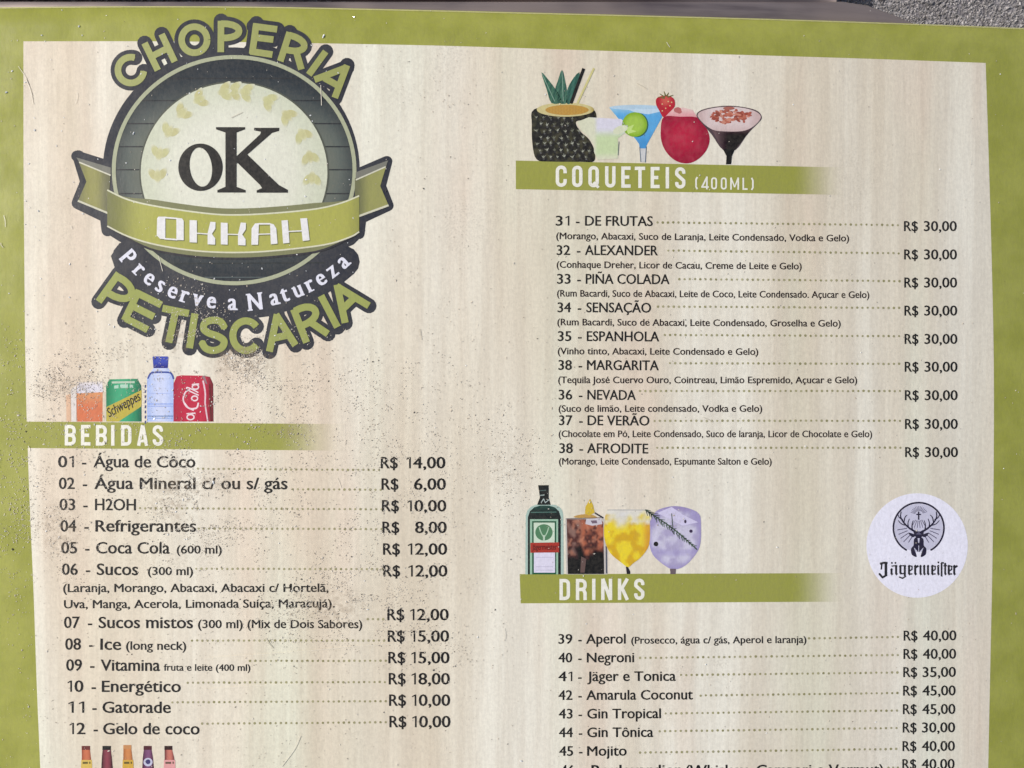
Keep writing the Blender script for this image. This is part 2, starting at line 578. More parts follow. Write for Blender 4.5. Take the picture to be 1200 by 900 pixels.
# ---- left column rows: number, pieces (text, x0, x1, cap), baseline y, second line pieces
left_rows = [
    ('01', 68.0, 547.6, [('Água de Côco', 109.5, 229, 13.3)], ('14,00', 476.3, 548.8), 446.2, 522.0, (232, 444, 549.3, 550.8)),
    ('02', 69.0, 573.0, [('Água Mineral c/ ou s/ gás', 110.5, 337, 13.3)], ('6,00', 485.0, 573.9), 447.0, 522.5, (343, 446, 573.4, 573.8)),
    ('03', 69.6, 597.8, [('H2OH', 111.3, 159.3, 13.3)], ('10,00', 477.5, 599.3), 447.6, 523.0, (164, 447, 595.5, 596.8)),
    ('04', 70.8, 622.9, [('Refrigerantes', 111.8, 230, 13.3)], ('8,00', 486.3, 624.6), 448.0, 523.5, (233, 447, 619.3, 620.0)),
    ('05', 71.8, 648.5, [('Coca Cola', 112.5, 199, 13.3), ('(600 ml)', 207, 260, 9.3)], ('12,00', 478.0, 650.0), 448.8, 524.0, None),
    ('06', 72.6, 673.7, [('Sucos', 113.3, 162, 13.3), ('(300 ml)', 173.3, 226.3, 9.3)], ('12,00', 478.6, 675.6), 449.0, 524.3, (230, 448, 666.4, 667.0)),
    ('07', 75.0, 735.9, [('Sucos mistos', 115.5, 226.2, 13.0), ('(300 ml)', 232, 284.5, 9.6), ('(Mix de Dois Sabores)', 290, 424.5, 9.6)], ('12,00', 480.6, 726.8), 453.8, 525.8, (431, 449, 725.4, 725.6)),
    ('08', 76.4, 761.3, [('Ice', 117.5, 142, 13.0), ('(long neck)', 147.7, 218.3, 9.6)], ('15,00', 481.6, 752.0), 454.3, 526.3, (225, 450, 750.6, 750.6)),
    ('09', 77.6, 785.9, [('Vitamina', 118, 187.6, 13.0), ('fruta e leite (400 ml)', 192, 293.5, 7.6)], ('15,00', 482.0, 777.2), 455.0, 526.8, (293, 452, 774.5, 774.3)),
    ('10', 79.3, 810.7, [('Energético', 119.3, 212, 13.0)], ('18,00', 482.3, 802.0), 455.5, 527.2, (220, 451, 800.0, 799.2)),
    ('11', 80.2, 835.2, [('Gatorade', 120.0, 200.2, 13.0)], ('10,00', 482.8, 827.1), 455.9, 527.6, (202, 452, 823.0, 821.6)),
    ('12', 81.6, 860.3, [('Gelo de coco', 120.8, 234, 13.0)], ('10,00', 483.2, 852.2), 456.3, 528.0, (237, 452, 848.0, 846.4)),
]
for num, xn, yb, pieces, (pr, px, py), rx, pe, dt in left_rows:
    P = Print()
    text(P, num, xn, xn + 18.6, yb, yb, 13.3)
    text(P, '-', xn + 28, xn + 33.2, yb, yb, 13.3)
    for s, a, b, c in pieces:
        text(P, s, a, b, yb, yb + 0.3, c)
    if num == '06':
        text(P, '(Laranja, Morango, Abacaxi, Abacaxi c/ Hortelã,', 74, 385, 693.8, 693.6, 9.6)
        text(P, 'Uva, Manga, Acerola, Limonada Suíça, Maracujá).', 75, 392.5, 712.8, 711.8, 9.6)
    row = P.build('menu_row', board, label='printed menu line numbered %s in the left column' % num)
    P = Print()
    text(P, 'R$', rx, rx + 20.0, py, py, 13.3)
    text(P, pr, px, pe, py, py, 13.3)
    P.build('price', row)
    if dt:
        P = Print(); dots(P, *dt); P.build('dotted_line', row)

# ---- right column, upper list
right_rows = [
    ('31', 651.2, 264.4, ('DE FRUTAS', 685.5, 765), ('(Morango, Abacaxi, Suco de Laranja, Leite Condensado, Vodka e Gelo)', 651.7, 995, 280.2, 283.0), 270.8, (770.5, 1052, 260.6, 263.8)),
    ('32', 652.2, 298.8, ('ALEXANDER', 685.3, 771), ('(Conhaque Dreher, Licor de Cacau, Creme de Leite e Gelo)', 652.2, 939.5, 313.8, 315.8), 304.0, (783, 1053, 293.6, 296.9)),
    ('33', 652.7, 332.5, ('PIÑA COLADA', 686.3, 784.6), ('(Rum Bacardi, Suco de Abacaxi, Leite de Coco, Leite Condensado. Açucar e Gelo)', 652.7, 1018.7, 347.5, 349.3), 336.9, (796, 1054, 327.0, 329.4)),
    ('34', 653.2, 365.9, ('SENSAÇÃO', 687.0, 763), ('(Rum Bacardi, Suco de Abacaxi, Leite Condensado, Groselha e Gelo)', 653, 985.2, 381.2, 382.8), 369.8, (771, 1053.5, 359.2, 360.8)),
    ('35', 653.6, 399.6, ('ESPANHOLA', 687.5, 772.5), ('(Vinho tinto, Abacaxi, Leite Condensado e Gelo)', 653.5, 888.6, 415.2, 416.0), 403.0, (779, 1053.5, 392.5, 394.0)),
    ('38', 654.2, 433.4, ('MARGARITA', 687.7, 772), ('(Tequila José Cuervo Ouro, Cointreau, Limão Espremido, Açucar e Gelo)', 654, 1004.5, 449.0, 449.2), 435.6, (785, 1053.5, 425.6, 426.4)),
    ('36', 654.6, 468.2, ('NEVADA', 688.2, 745), ('(Suco de limão, Leite condensado, Vodka e Gelo)', 654.5, 893.2, 482.6, 482.6), 468.9, (750, 1054.5, 458.2, 458.2)),
    ('37', 654.9, 498.2, ('DE VERÃO', 688.4, 761), ('(Chocolate em Pó, Leite Condensado, Suco de laranja, Licor de Chocolate e Gelo)', 654.6, 1022, 512.2, 512.4), 502.6, (767, 1054.5, 493.2, 493.0)),
    ('38', 655.3, 530.9, ('AFRODITE', 687.8, 759.6), ('(Morango, Leite Condensado, Espumante Salton e Gelo)', 655, 904.3, 544.4, 544.6), 535.6, (770, 1055, 524.8, 524.6)),
]
for k, (num, xn, yb, (nm, a, b), (sub, c, d, e, f), py, dt) in enumerate(right_rows):
    P = Print()
    text(P, num, xn, xn + 16.0, yb, yb, 11.4)
    text(P, '-', xn + 23.6, xn + 28.0, yb, yb, 11.4)
    text(P, nm, a, b, yb, yb + 0.5, 11.4)
    text(P, sub, c, d, e, f, 7.7, (46, 34, 34))
    row = P.build('menu_row', board, label='printed cocktail line in the right column, %s from the top of its list' % ('first', 'second', 'third', 'fourth', 'fifth', 'sixth', 'seventh', 'eighth', 'ninth')[k])
    P = Print()
    x = 1059.2 + k * 0.17
    text(P, 'R$', x, x + 16.4, py, py, 11.6)
    text(P, '30,00', x + 23.2, x + 62.0, py, py, 11.6)
    P.build('price', row)
    P = Print(); dots(P, *dt); P.build('dotted_line', row)

drink_rows = [
    ('39', 654.3, 754.3, [('Aperol', 686.7, 733.2, 11.2), ('(Prosecco, água c/ gás, Aperol e laranja)', 739.6, 945, 8.0)], '40,00', 750.6, (948, 1052, 748.0, 746.4)),
    ('40', 654.2, 776.2, [('Negroni', 687.6, 743.2, 11.2)], '40,00', 772.1, (750, 1052, 771.0, 767.5)),
    ('41', 654.2, 798.2, [('Jäger e Tonica', 688.0, 792, 11.2)], '35,00', 793.4, (798, 1051.5, 791.0, 788.0)),
    ('42', 654.4, 820.1, [('Amarula Coconut', 686.9, 812, 11.2)], '45,00', 815.1, (821, 1051.5, 815.0, 812.0)),
    ('43', 654.6, 841.9, [('Gin Tropical', 688.0, 774.6, 11.2)], '45,00', 836.8, (780, 1051, 836.0, 832.5)),
    ('44', 654.9, 863.8, [('Gin Tônica', 688.0, 765.6, 11.2)], '30,00', 858.3, (773, 1050.5, 857.0, 853.0)),
    ('45', 655.2, 885.6, [('Mojito', 688.0, 734.4, 11.2)], '40,00', 880.1, (750, 1050, 882.0, 877.6)),
    ('46', 656.5, 909.4, [('Boulevardier', 693.0, 798, 12.8), ('(Whiskey, Campari e Vermut)', 803, 1035.5, 12.8)], '40,00', 901.2, (1041, 1052, 899.5, 899.5)),
]
for k, (num, xn, yb, pieces, pr, py, dt) in enumerate(drink_rows):
    P = Print()
    cap = 11.2 if num != '46' else 12.8
    text(P, num, xn, xn + 16.4, yb, yb, cap)
    text(P, '-', xn + 23.2, xn + 27.4, yb, yb, cap)
    for s, a, b, c in pieces:
        text(P, s, a, b, yb, yb - 0.8 * (b - a) / 200, c)
    row = P.build('menu_row', board, label='printed menu line numbered %s in the right column' % num)
    P = Print()
    x = 1058.8 - k * 0.22
    text(P, 'R$', x, x + 16.4, py, py, 11.6)
    text(P, pr, x + 22.6, x + 62.0 - k * 0.08, py, py - 0.3, 11.6)
    P.build('price', row)
    P = Print(); dots(P, *dt); P.build('dotted_line', row)

# ------------------------------------------------------------------ condensed capitals for the headings
def head_letter(ch, x0, x1, yt, yb, w):
    """polygons of one narrow capital"""
    l, r, t, b = x0 + w / 2, x1 - w / 2, yt + w / 2, yb - w / 2
    m = (yt + yb) / 2
    q = min((r - l) / 2, (b - t) / 3) * 0.95
    def arc(cx, cy, a0, a1, rr=None):
        rr = rr or q
        return ellipse(cx, cy, rr, rr, 5, a0, a1)
    S = []
    def rr_path(l, t, r, b, q):
        return arc(r - q, t + q, -90, 0, q) + arc(r - q, b - q, 0, 90, q) + arc(l + q, b - q, 90, 180, q) + arc(l + q, t + q, 180, 270, q) + [(r - q, t)]
    if ch in '0OQ': S += stroke(rr_path(l, t, r, b, q), w)
    if ch == 'Q': S += stroke([((l + r) / 2, b - w), (r + w * .4, b + w * .6)], w * .8)
    if ch == 'C':
        S += stroke([(r, m - (b - t) * .16)] + arc(r - q, t + q, 0, -90) + arc(l + q, t + q, 270, 180) + arc(l + q, b - q, 180, 90) + arc(r - q, b - q, 90, 0) + [(r, m + (b - t) * .16)], w)
    if ch in 'EBDRLKNIMF(': S += stroke([(l, yt), (l, yb)], w)
    if ch == 'E': S += stroke([(l, t), (x1, t)], w) + stroke([(l, m), (x1 - w * .4, m)], w) + stroke([(l, b), (x1, b)], w)
    if ch == 'L': S += stroke([(l, b), (x1, b)], w)
    if ch == 'B':
        S += stroke([(l, t)] + arc(r - q, t + q, -90, 0) + arc(r - q, m - q, 0, 90) + [(l, m)], w)
        S += stroke([(l, m)] + arc(r - q, m + q, -90, 0) + arc(r - q, b - q, 0, 90) + [(l, b)], w)
    if ch == 'D': S += stroke([(l, t)] + arc(r - q, t + q, -90, 0) + arc(r - q, b - q, 0, 90) + [(l, b)], w)
    if ch == 'R':
        S += stroke([(l, t)] + arc(r - q, t + q, -90, 0) + arc(r - q, m - q, 0, 90) + [(l, m)], w)
        S += stroke([(r - w * .5, m), (r, m + w), (r, yb)], w)
    if ch == 'T': S += stroke([(x0, t), (x1, t)], w) + stroke([((l + r) / 2, t), ((l + r) / 2, yb)], w)
    if ch == 'U': S += stroke([(l, yt)] + arc(l + q, b - q, 180, 90) + arc(r - q, b - q, 90, 0) + [(r, yt)], w)
    if ch == 'A': S += stroke([(l, yb), ((l + r) / 2, yt)], w) + stroke([((l + r) / 2, yt), (r, yb)], w) + stroke([(l + w * .4, b - w * .9), (r - w * .4, b - w * .9)], w * .8)
    if ch == 'S':
        S += stroke([(r, t + (b - t) * .26)] + arc(r - q, t + q, 0, -90) + arc(l + q, t + q, 270, 180) + [(l, t + (b - t) * .30), (r, b - (b - t) * .34)] + arc(r - q, b - q, 0, 90) + arc(l + q, b - q, 90, 180) + [(l, b - (b - t) * .26)], w)
    if ch == 'N': S += stroke([(r, yt), (r, yb)], w) + stroke([(l, yt), (r, yb)], w)
    if ch == 'M': S += stroke([(r, yt), (r, yb)], w) + stroke([(l, yt), ((l + r) / 2, b - w)], w * .8) + stroke([((l + r) / 2, b - w), (r, yt)], w * .8)
    if ch == 'K': S += stroke([(r, yt), (l + w * .3, m + w * .4)], w) + stroke([(l + w * .8, m - w * .2), (r, yb)], w)
    if ch == '4': S += stroke([(r - w * .4, yb), (r - w * .4, yt), (x0 + w * .3, b - w * .9), (x1 + w * .3, b - w * .9)], w)
    if ch in '()':
        s = 1 if ch == '(' else -1
        mx = (x0 + x1) / 2
        S = stroke([(mx + s * w * .6, yt), (mx - s * w * .2, yt + (yb - yt) * .2), (mx - s * w * .2, yb - (yb - yt) * .2), (mx + s * w * .6, yb)], w)
    return S

WHITE = (238, 236, 222)
def heading(bar, fade0, fade1, letters, yt, yb, slope, w, label, extra=None):
    P = Print()
    def colf(x, y):
        a = 1 - smooth(fade0, fade1, x)
        return GREEN + (a,)
    P.fill([bar], colf, 2, 9)
    b = P.build('heading_bar', board, label=label)
    P = Print()
    for ch, x0, x1 in letters:
        o = slope * (x0 - letters[0][1])
        P.fill(head_letter(ch, x0, x1, yt + o, yb + o, w), WHITE, 4)
    if extra:
        for ch, x0, x1 in extra[0]:
            o = slope * (x0 - letters[0][1])
            P.fill(head_letter(ch, x0, x1, extra[1] + o, extra[2] + o, 1.9), WHITE, 4)
    P.build('lettering', b)
    return b

heading([(28.8, 494.0), (405, 497.0), (405, 528.0), (30.0, 525.0)], 322, 402,
        [('B', 76, 89), ('E', 95, 106.2), ('B', 112.5, 125.4), ('I', 130.3, 134.8), ('D', 142, 154.2), ('A', 160.6, 174), ('S', 179, 191.2)],
        497.8, 522.0, 0.004, 4.0, 'olive bar with white capitals heading the left column')
heading([(604.5, 188.2), (990, 196.3), (990, 228.4), (604.5, 221.7)], 928, 990,
        [('C', 651.2, 664.2), ('O', 670.4, 682.6), ('Q', 689.4, 701.8), ('U', 709, 721.3), ('E', 728, 739), ('T', 743.8, 756), ('E', 762.4, 773), ('I', 780, 784.6), ('S', 791, 803.2)],
        194.0, 219.0, 0.0145, 4.0, 'olive bar with white capitals above the cocktail list',
        ([('(', 814, 818), ('4', 822, 830), ('0', 833.2, 840.2), ('0', 844.6, 851.6), ('M', 855.6, 866), ('L', 870, 876), (')', 879.8, 883.8)], 205.2, 219.4))
heading([(609.0, 672.8), (990, 671.6), (990, 705.0), (610.2, 707.0)], 928, 990,
        [('D', 655.6, 668), ('R', 674.8, 687.6), ('I', 693.8, 698.0), ('N', 704.4, 717.4), ('K', 724, 737.2), ('S', 743, 755.2)],
        678.3, 703.2, -0.004, 4.0, 'olive bar with white capitals above the drinks list at the bottom')

# ------------------------------------------------------------------ round emblem
DARK = (47, 50, 59)
OLIVE = (160, 165, 98)
W = 6.6
def bez_bowl(p0, c, p1, n=10):
    return [tuple((1 - t) ** 3 * a + 3 * (1 - t) ** 2 * t * b + 3 * (1 - t) * t * t * d + t ** 3 * e for a, b, d, e in zip(p0, c[0], c[1], p1)) for t in [k / n for k in range(n + 1)]]
arc_letters_top = [
    ellipse(153.6, 82.3, 15.2, 15.2, 22, 5, 287),                       # C (opening towards upper right)
    [(169.6, 50.6), (185.2, 82.6)], [(189.6, 40.2), (205.0, 72.6)], [(177.4, 66.6), (197.3, 56.4)],   # H
    ellipse(228.0, 46.8, 15.0, 15.3, 26, 0, 360) + [(243.0, 46.8)],      # O
    [(259.2, 24.6), (258.9, 61.4)], bez_bowl((259, 28.0), ((288, 26.8), (287, 46.6)), (259, 44.6)),   # P
    [(300.6, 27.6), (295.6, 63.6)], [(297.6, 31.0), (325.0, 34.6)], [(298.4, 44.0), (320.6, 46.6)], [(293.6, 60.4), (319.4, 64.2)],  # E
    [(339.6, 38.0), (328.6, 72.0)], bez_bowl((338.6, 41.2), ((367.0, 48.0), (360, 66.4)), (333.4, 57.8)), [(347.5, 61.5), (353.4, 81.6)],  # R
    [(381.8, 60.6), (362.0, 87.8)],                                       # I
    [(368.6, 93.6), (406.5, 79.2)], [(406.8, 76.6), (392.4, 114.8)], [(380.0, 91.5), (396.4, 100.6)],  # A
]
arc_letters_bottom = [
    [(139.6, 320.4), (115.8, 353.6)], bez_bowl((138.4, 324.4), ((166.6, 338.0), (155.2, 362.0)), (126.4, 343.0)),  # P
    [(163.2, 340.2), (146.0, 375.6)], [(160.6, 343.2), (189.4, 357.4)], [(154.4, 358.0), (180.6, 371.2)], [(147.4, 373.0), (173.4, 386.4)],  # E
    [(190.6, 361.2), (221.6, 367.4)], [(206.4, 362.6), (198.0, 401.4)],   # T
    [(228.6, 367.4), (222.2, 408.0)],                                     # I
    curve([(263.4, 384.4), (258.6, 377.0), (249.6, 375.2), (240.6, 378.2), (238.8, 385.4), (245.0, 390.4), (255.6, 394.0), (262.8, 399.6), (260.0, 407.4), (250.2, 410.8), (241.0, 408.0), (236.6, 400.6)], 3),  # S
    ellipse(288.4, 393.4, 15.4, 17.4, 22, 38, 322),                       # C
    [(325.0, 368.4), (315.8, 412.0)], [(323.4, 368.6), (346.4, 404.6)], [(319.8, 396.6), (337.6, 392.6)],   # A
    [(344.2, 362.4), (359.4, 401.4)], bez_bowl((345.4, 364.8), ((368.6, 350.0), (384, 371.0)), (352.6, 382.4)), [(364.6, 378.0), (384.4, 391.4)],  # R
    [(376.2, 346.6), (395.6, 383.4)],                                     # I
    [(395.0, 333.6), (404.6, 378.4)], [(394.4, 335.4), (432.4, 358.4)], [(401.4, 362.6), (416.0, 348.4)],  # A
]
motto = [('P', 150, 302.5), ('r', 163, 317.0), ('e', 175, 327.0), ('s', 188, 335.6), ('e', 202.5, 342.5), ('r', 216.7, 347.8), ('v', 231.7, 351.6), ('e', 248, 354.4),
         ('a', 272.5, 356.6), ('N', 299, 354.6), ('a', 321.7, 350.6), ('t', 334, 346.8), ('u', 349.5, 341.4), ('r', 364, 334.8), ('e', 376.4, 327.6), ('z', 390, 318.4), ('a', 403, 307.6)]

backing = []
backing.append(ellipse(271, 199.5, 150.5, 144, 90))
for s in arc_letters_top + arc_letters_bottom:
    e = s
    if len(s) == 2:
        e = s
    backing += stroke(e, 17.6, 'round')
backing += stroke([(x, y - 1) for _, x, y in motto], 37, 'round')
backing.append([(140, 285), (130, 300), (136, 318), (160, 345), (196, 362), (235, 372), (275, 376), (320, 370), (360, 352), (396, 335), (414, 315), (418, 296), (402, 284), (270, 250)])
backing += stroke([(92, 183), (101, 213), (91, 238), (124, 254), (126, 270)], 14, 'round') + [[(90, 180), (130, 196), (130, 258), (88, 238), (98, 213)]]
backing += stroke([(90, 183), (128, 195)], 13, 'round')
backing += stroke([(421, 203), (453.5, 189), (446, 218), (455, 241), (423, 256), (421, 274)], 12.5, 'round') + [[(418, 200), (454, 188), (446, 218), (456, 241), (418, 258)]]
backing += stroke([(126, 266), (150, 281), (184, 291), (230, 298), (275, 300), (320, 298), (380, 291), (410, 281), (421, 270)], 14, 'round')
P = Print()
P.fill(backing, lambda x, y: mix(DARK, (56, 59, 66), 0.5 + 0.5 * math.sin(x * .05 + y * .03)), 3, 14)
emblem = P.build('emblem', board, label='round dark beer house emblem with ribbon and arched lettering')

# wooden barrel-end disc
P = Print()
def disc_col(x, y):
    u = (x - 274.5) / 141; v = (y - 199.5) / 132.5
    r = math.hypot(u, v)
    base = mix((96, 104, 98), (38, 46, 54), smooth(-0.2, -0.95, v) if v < 0 else smooth(0.3, 1.0, v))
    base = mix(base, (44, 50, 54), 0.55 * smooth(0.86, 1.0, r))
    base = mix(base, (122, 122, 104), 0.35 * (1 - abs(v)) * smooth(0.9, 0.8, r))
    return base
P.fill([ellipse(274.5, 199.5, 138.5, 130, 90)], disc_col, 4, 7)
P.build('wooden_disc', emblem)
P = Print()
for y in (92, 118, 145, 172, 199, 227):
    for (s, ox) in ((1, 0), (-1, 0)):
        v = (y - 199.5) / 130
        xe = 274.5 + s * 138 * math.sqrt(max(0, 1 - v * v))
        vi = (y - 202) / 105
        xi = 274.5 + s * (109.5 * math.sqrt(max(0, 1 - vi * vi)) if abs(vi) < 1 else 0)
        if abs(xe - xi) > 3: P.line([(xi, y + 1.5 * s * 0), (xe, y)], 1.5, (44, 48, 52), 5, 'butt')
P.line([(196, 309), (380, 308)], 1.4, (44, 50, 52), 5, 'butt')
P.line([(240, 325), (318, 325)], 1.2, (80, 90, 92), 5, 'butt')
P.build('board_joints', emblem)
P = Print()
P.fill(stroke(ellipse(274.5, 199.5, 141, 132.5, 110) + [(415.5, 199.5)], 4.6), (172, 176, 146), 6)
P.build('ring', emblem)
# pale centre
P = Print()
P.fill([[(x, min(y, 285.0)) for x, y in ellipse(274.5, 202, 111.2, 106.6, 90)]], (84, 88, 78), 6)
P.fill([[(x, min(y, 285.0)) for x, y in ellipse(274.5, 202, 109.3, 104.8, 90)]], lambda x, y: mix((224, 224, 206), (206, 210, 186), smooth(60, 108, math.hypot(x - 274, y - 202))), 7, 9)
P.build('centre_disc', emblem)
P = Print()
lz = 8.0
for (x, y, a) in [(273, 107, 0), (233, 117, -28), (213, 133, -45), (198, 155, -62), (187, 181, -78), (185, 207, -92), (262, 108, -10), (287, 108, 12),
                  (314, 118, 30), (336, 135, 46), (354, 157, 62), (363, 183, 78), (366, 208, 92)]:
    for k, (da, off) in enumerate(((38, 5.5), (-38, 5.5), (0, 1.0))):
        ang = a + da
        ex = x + math.cos(R(ang)) * off * 0.6 + (0 if k == 2 else math.sin(R(a)) * 3 * (1 if k else -1))
        ey = y + math.sin(R(ang)) * off * 0.6 + (0 if k == 2 else -math.cos(R(a)) * 3 * (1 if k else -1))
        tone = random.choice([(190, 186, 122), (184, 178, 112), (186, 184, 118)])
        def lc(px, py, ex=ex, ey=ey, tone=tone):
            return mix(mix(tone, (214, 214, 190), 0.36), (216, 217, 196), smooth(3.8, 9.4, math.hypot(px - ex, py - ey)))
        lz += 0.02
        P.fill([curve([(ex + (u * math.cos(R(ang)) - v * math.sin(R(ang))), ey + (u * math.sin(R(ang)) + v * math.cos(R(ang)))) for u, v in ((-8.5, 0), (-3, -4.2), (4, -3.6), (9.5, 0), (4, 3.6), (-3, 4.2))], 3, True)], lc, lz, 2.4)
P.build('laurel_wreath', emblem)
P = Print()
KC = (30, 28, 33)
o_out = ellipse(235.2, 196.2, 26.0, 27.8, 44)
o_in = ellipse(235.6, 196.0, 13.0, 23.0, 44, tilt=-7)
ringv, ringf = o_out + o_in, []
for i in range(44):
    j = (i + 1) % 44
    ringf += [(i, j, 44 + j), (i, 44 + j, 44 + i)]
P.fill([[ringv[i], ringv[(i + 1) % 44], ringv[44 + (i + 1) % 44], ringv[44 + i]] for i in range(44)], KC, 10)
K = []
K.append([(264.4, 150), (277.4, 150), (277.4, 224), (264.4, 224)])
K.append([(253.4, 149.2), (287.4, 149.2), (287.4, 151.8), (277.4, 155.5), (264.4, 155.5), (253.4, 151.8)])
K.append([(255.0, 225.8), (288.0, 225.8), (288.0, 223.0), (277.4, 219.0), (264.4, 219.0), (255.0, 223.0)])
K.append([(298.0, 150.0), (327.4, 150.0), (327.2, 153.6), (319.0, 156.0), (277.8, 192.0), (276.6, 184.0), (305.0, 157.6), (306.0, 154.6), (298.0, 153.0)])
K.append([(278.0, 190.5), (289.4, 180.6), (318.0, 208.4), (327, 217.0), (337.4, 222.6), (337.6, 226.0), (301.0, 226.0), (301.0, 223.2), (307.2, 220.6), (305.0, 217.0)])
P.fill(K, KC, 10.5)
P.build('monogram', emblem)
# ribbon
up = curve([(126, 222.8), (150, 234), (184, 242), (240, 250), (275, 252), (320, 250), (370, 245), (400, 238), (421, 229.6)], 5)
lo = curve([(126, 265), (150, 277), (184, 287), (230, 294), (275, 296), (320, 294), (380, 287), (410, 278), (421, 271.6)], 5)
def rcol(x, y):
    t = 1 - abs(x - 285) / 160
    c = mix((120, 122, 74), (172, 172, 86), smooth(0.0, 0.28, t))
    return c
P = Print()
tl = [(130, 196.5), (92, 188.5), (101.5, 213), (91.5, 236), (127, 250)]
P.fill([tl], lambda x, y: mix((150, 148, 88), (108, 108, 78), max(smooth(112, 127, x), smooth(104, 92, x) * .7)), 6.4, 6)
P.fill([[(89.5, 184.6), (130, 196.5), (130, 205.5), (93, 190)]], (122, 122, 112), 6.8)
P.line([(93, 190.2), (130, 205.6)], 1.6, (210, 208, 186), 7.2, 'butt')
P.line([(91.5, 235.4), (127, 250.0)], 2.2, (206, 204, 180), 7.2, 'butt')
P.build('ribbon_tail', emblem)
P = Print()
tr = [(416, 209), (453, 193.5), (445.6, 218), (455.5, 241), (416, 255)]
P.fill([tr], lambda x, y: mix((108, 110, 78), (152, 152, 92), smooth(418, 434, x)), 6.4, 6)
P.fill([[(417, 202), (455, 188), (452, 196), (417, 211)]], (122, 122, 112), 6.8)
P.line([(417, 211), (452, 195.5)], 1.6, (210, 208, 186), 7.2, 'butt')
P.line([(420, 253.6), (455.5, 240.6)], 2.4, (206, 204, 180), 7.2, 'butt')
P.build('ribbon_tail', emblem)
P = Print()
P.fill([[(x, y - 7.5 * smooth(0, 60, 148 - abs(x - 274))) for x, y in up] + [(x, y + 6.5 * smooth(0, 60, 148 - abs(x - 274))) for x, y in lo[::-1]]], lambda x, y: (128, 130, 92), 8.5, 14)
P.fill([up + lo[::-1]], rcol, 9, 6)
P.line(up, 1.8, (214, 214, 184), 9.6, 'butt')
P.line(lo, 1.8, (214, 212, 184), 9.6, 'butt')
P.line([(x, y + 7.2 * smooth(0, 60, 148 - abs(x - 274))) for x, y in lo], 2.6, (48, 48, 54), 9.3, 'butt')
ribbon = P.build('ribbon', emblem)
P = Print()
def okkah(dx, dy, c, L):
    def bar(a, b, t, bo, c0=0): P.fill([[(a + dx, t + dy), (b + dx, t + dy + .4), (b + dx, bo + dy), (a + dx, bo + dy - .4)]], c, L)
    P.fill([[(186 + dx, 254 + dy), (194 + dx, 254 + dy), (194 + dx, 280.4 + dy), (188 + dx, 280 + dy), (184 + dx, 276 + dy), (184.4 + dx, 256 + dy)]], c, L)
    P.fill([[(207 + dx, 255.4 + dy), (213.5 + dx, 256 + dy), (215.6 + dx, 259 + dy), (215.6 + dx, 281.6 + dy), (207 + dx, 281.4 + dy)]], c, L)
    P.line([(193 + dx, 255 + dy), (208 + dx, 256.2 + dy)], 1.8, c, L + .2, 'butt'); P.line([(193 + dx, 279.8 + dy), (208 + dx, 281 + dy)], 1.8, c, L + .2, 'butt')
    bar(222.4, 231, 258, 284.4); P.line([(231 + dx, 273.4 + dy), (244 + dx, 274.4 + dy)], 1.2, c, L + .2, 'butt')
    P.fill([[(x + dx, y + dy) for x, y in q] for q in ([(246.8, 260), (252.8, 260.4), (252.6, 268), (248.6, 274), (243.4, 274.2)], [(243.6, 273.8), (248.4, 274), (252.4, 279.5), (252.4, 286.8), (243.6, 286.4)])], c, L)
    bar(259, 267, 261, 286.8); P.line([(267 + dx, 274.6 + dy), (280 + dx, 275 + dy)], 1.2, c, L + .2, 'butt')
    P.fill([[(x + dx + 35.6, y + dy + 0.9) for x, y in q] for q in ([(246.8, 260), (252.8, 260.4), (252.6, 268), (248.6, 274), (243.4, 274.2)], [(243.6, 273.8), (248.4, 274), (252.4, 279.5), (252.4, 286.8), (243.6, 286.4)])], c, L)
    P.fill([[(294.8 + dx, 287 + dy), (295 + dx, 268 + dy), (299 + dx, 262 + dy), (303.6 + dx, 261.6 + dy), (302.6 + dx, 286.8 + dy)]], c, L)
    P.fill([[(316.6 + dx, 261.8 + dy), (321 + dx, 263 + dy), (324 + dx, 268 + dy), (325.4 + dx, 285.6 + dy), (317.6 + dx, 286.4 + dy)]], c, L)
    P.line([(303 + dx, 262.4 + dy), (317 + dx, 262.4 + dy)], 1.8, c, L + .2, 'butt'); P.line([(303 + dx, 274.6 + dy), (317 + dx, 274.2 + dy)], 1.2, c, L + .2, 'butt')
    P.fill([[(330 + dx, 258.6 + dy), (337.4 + dx, 258 + dy), (339.4 + dx, 284.6 + dy), (332 + dx, 285.4 + dy)]], c, L)
    P.line([(338 + dx, 271.4 + dy), (354 + dx, 270.6 + dy)], 1.3, c, L + .2, 'butt')
    P.fill([[(352 + dx, 256.2 + dy), (360 + dx, 255.6 + dy), (363 + dx, 281.6 + dy), (355 + dx, 282.6 + dy)]], c, L)
okkah(0.9, 1.1, (112, 114, 66), 10)
okkah(0, 0, (232, 231, 228), 10.6)
P.build('ribbon_lettering', emblem)
P = Print()
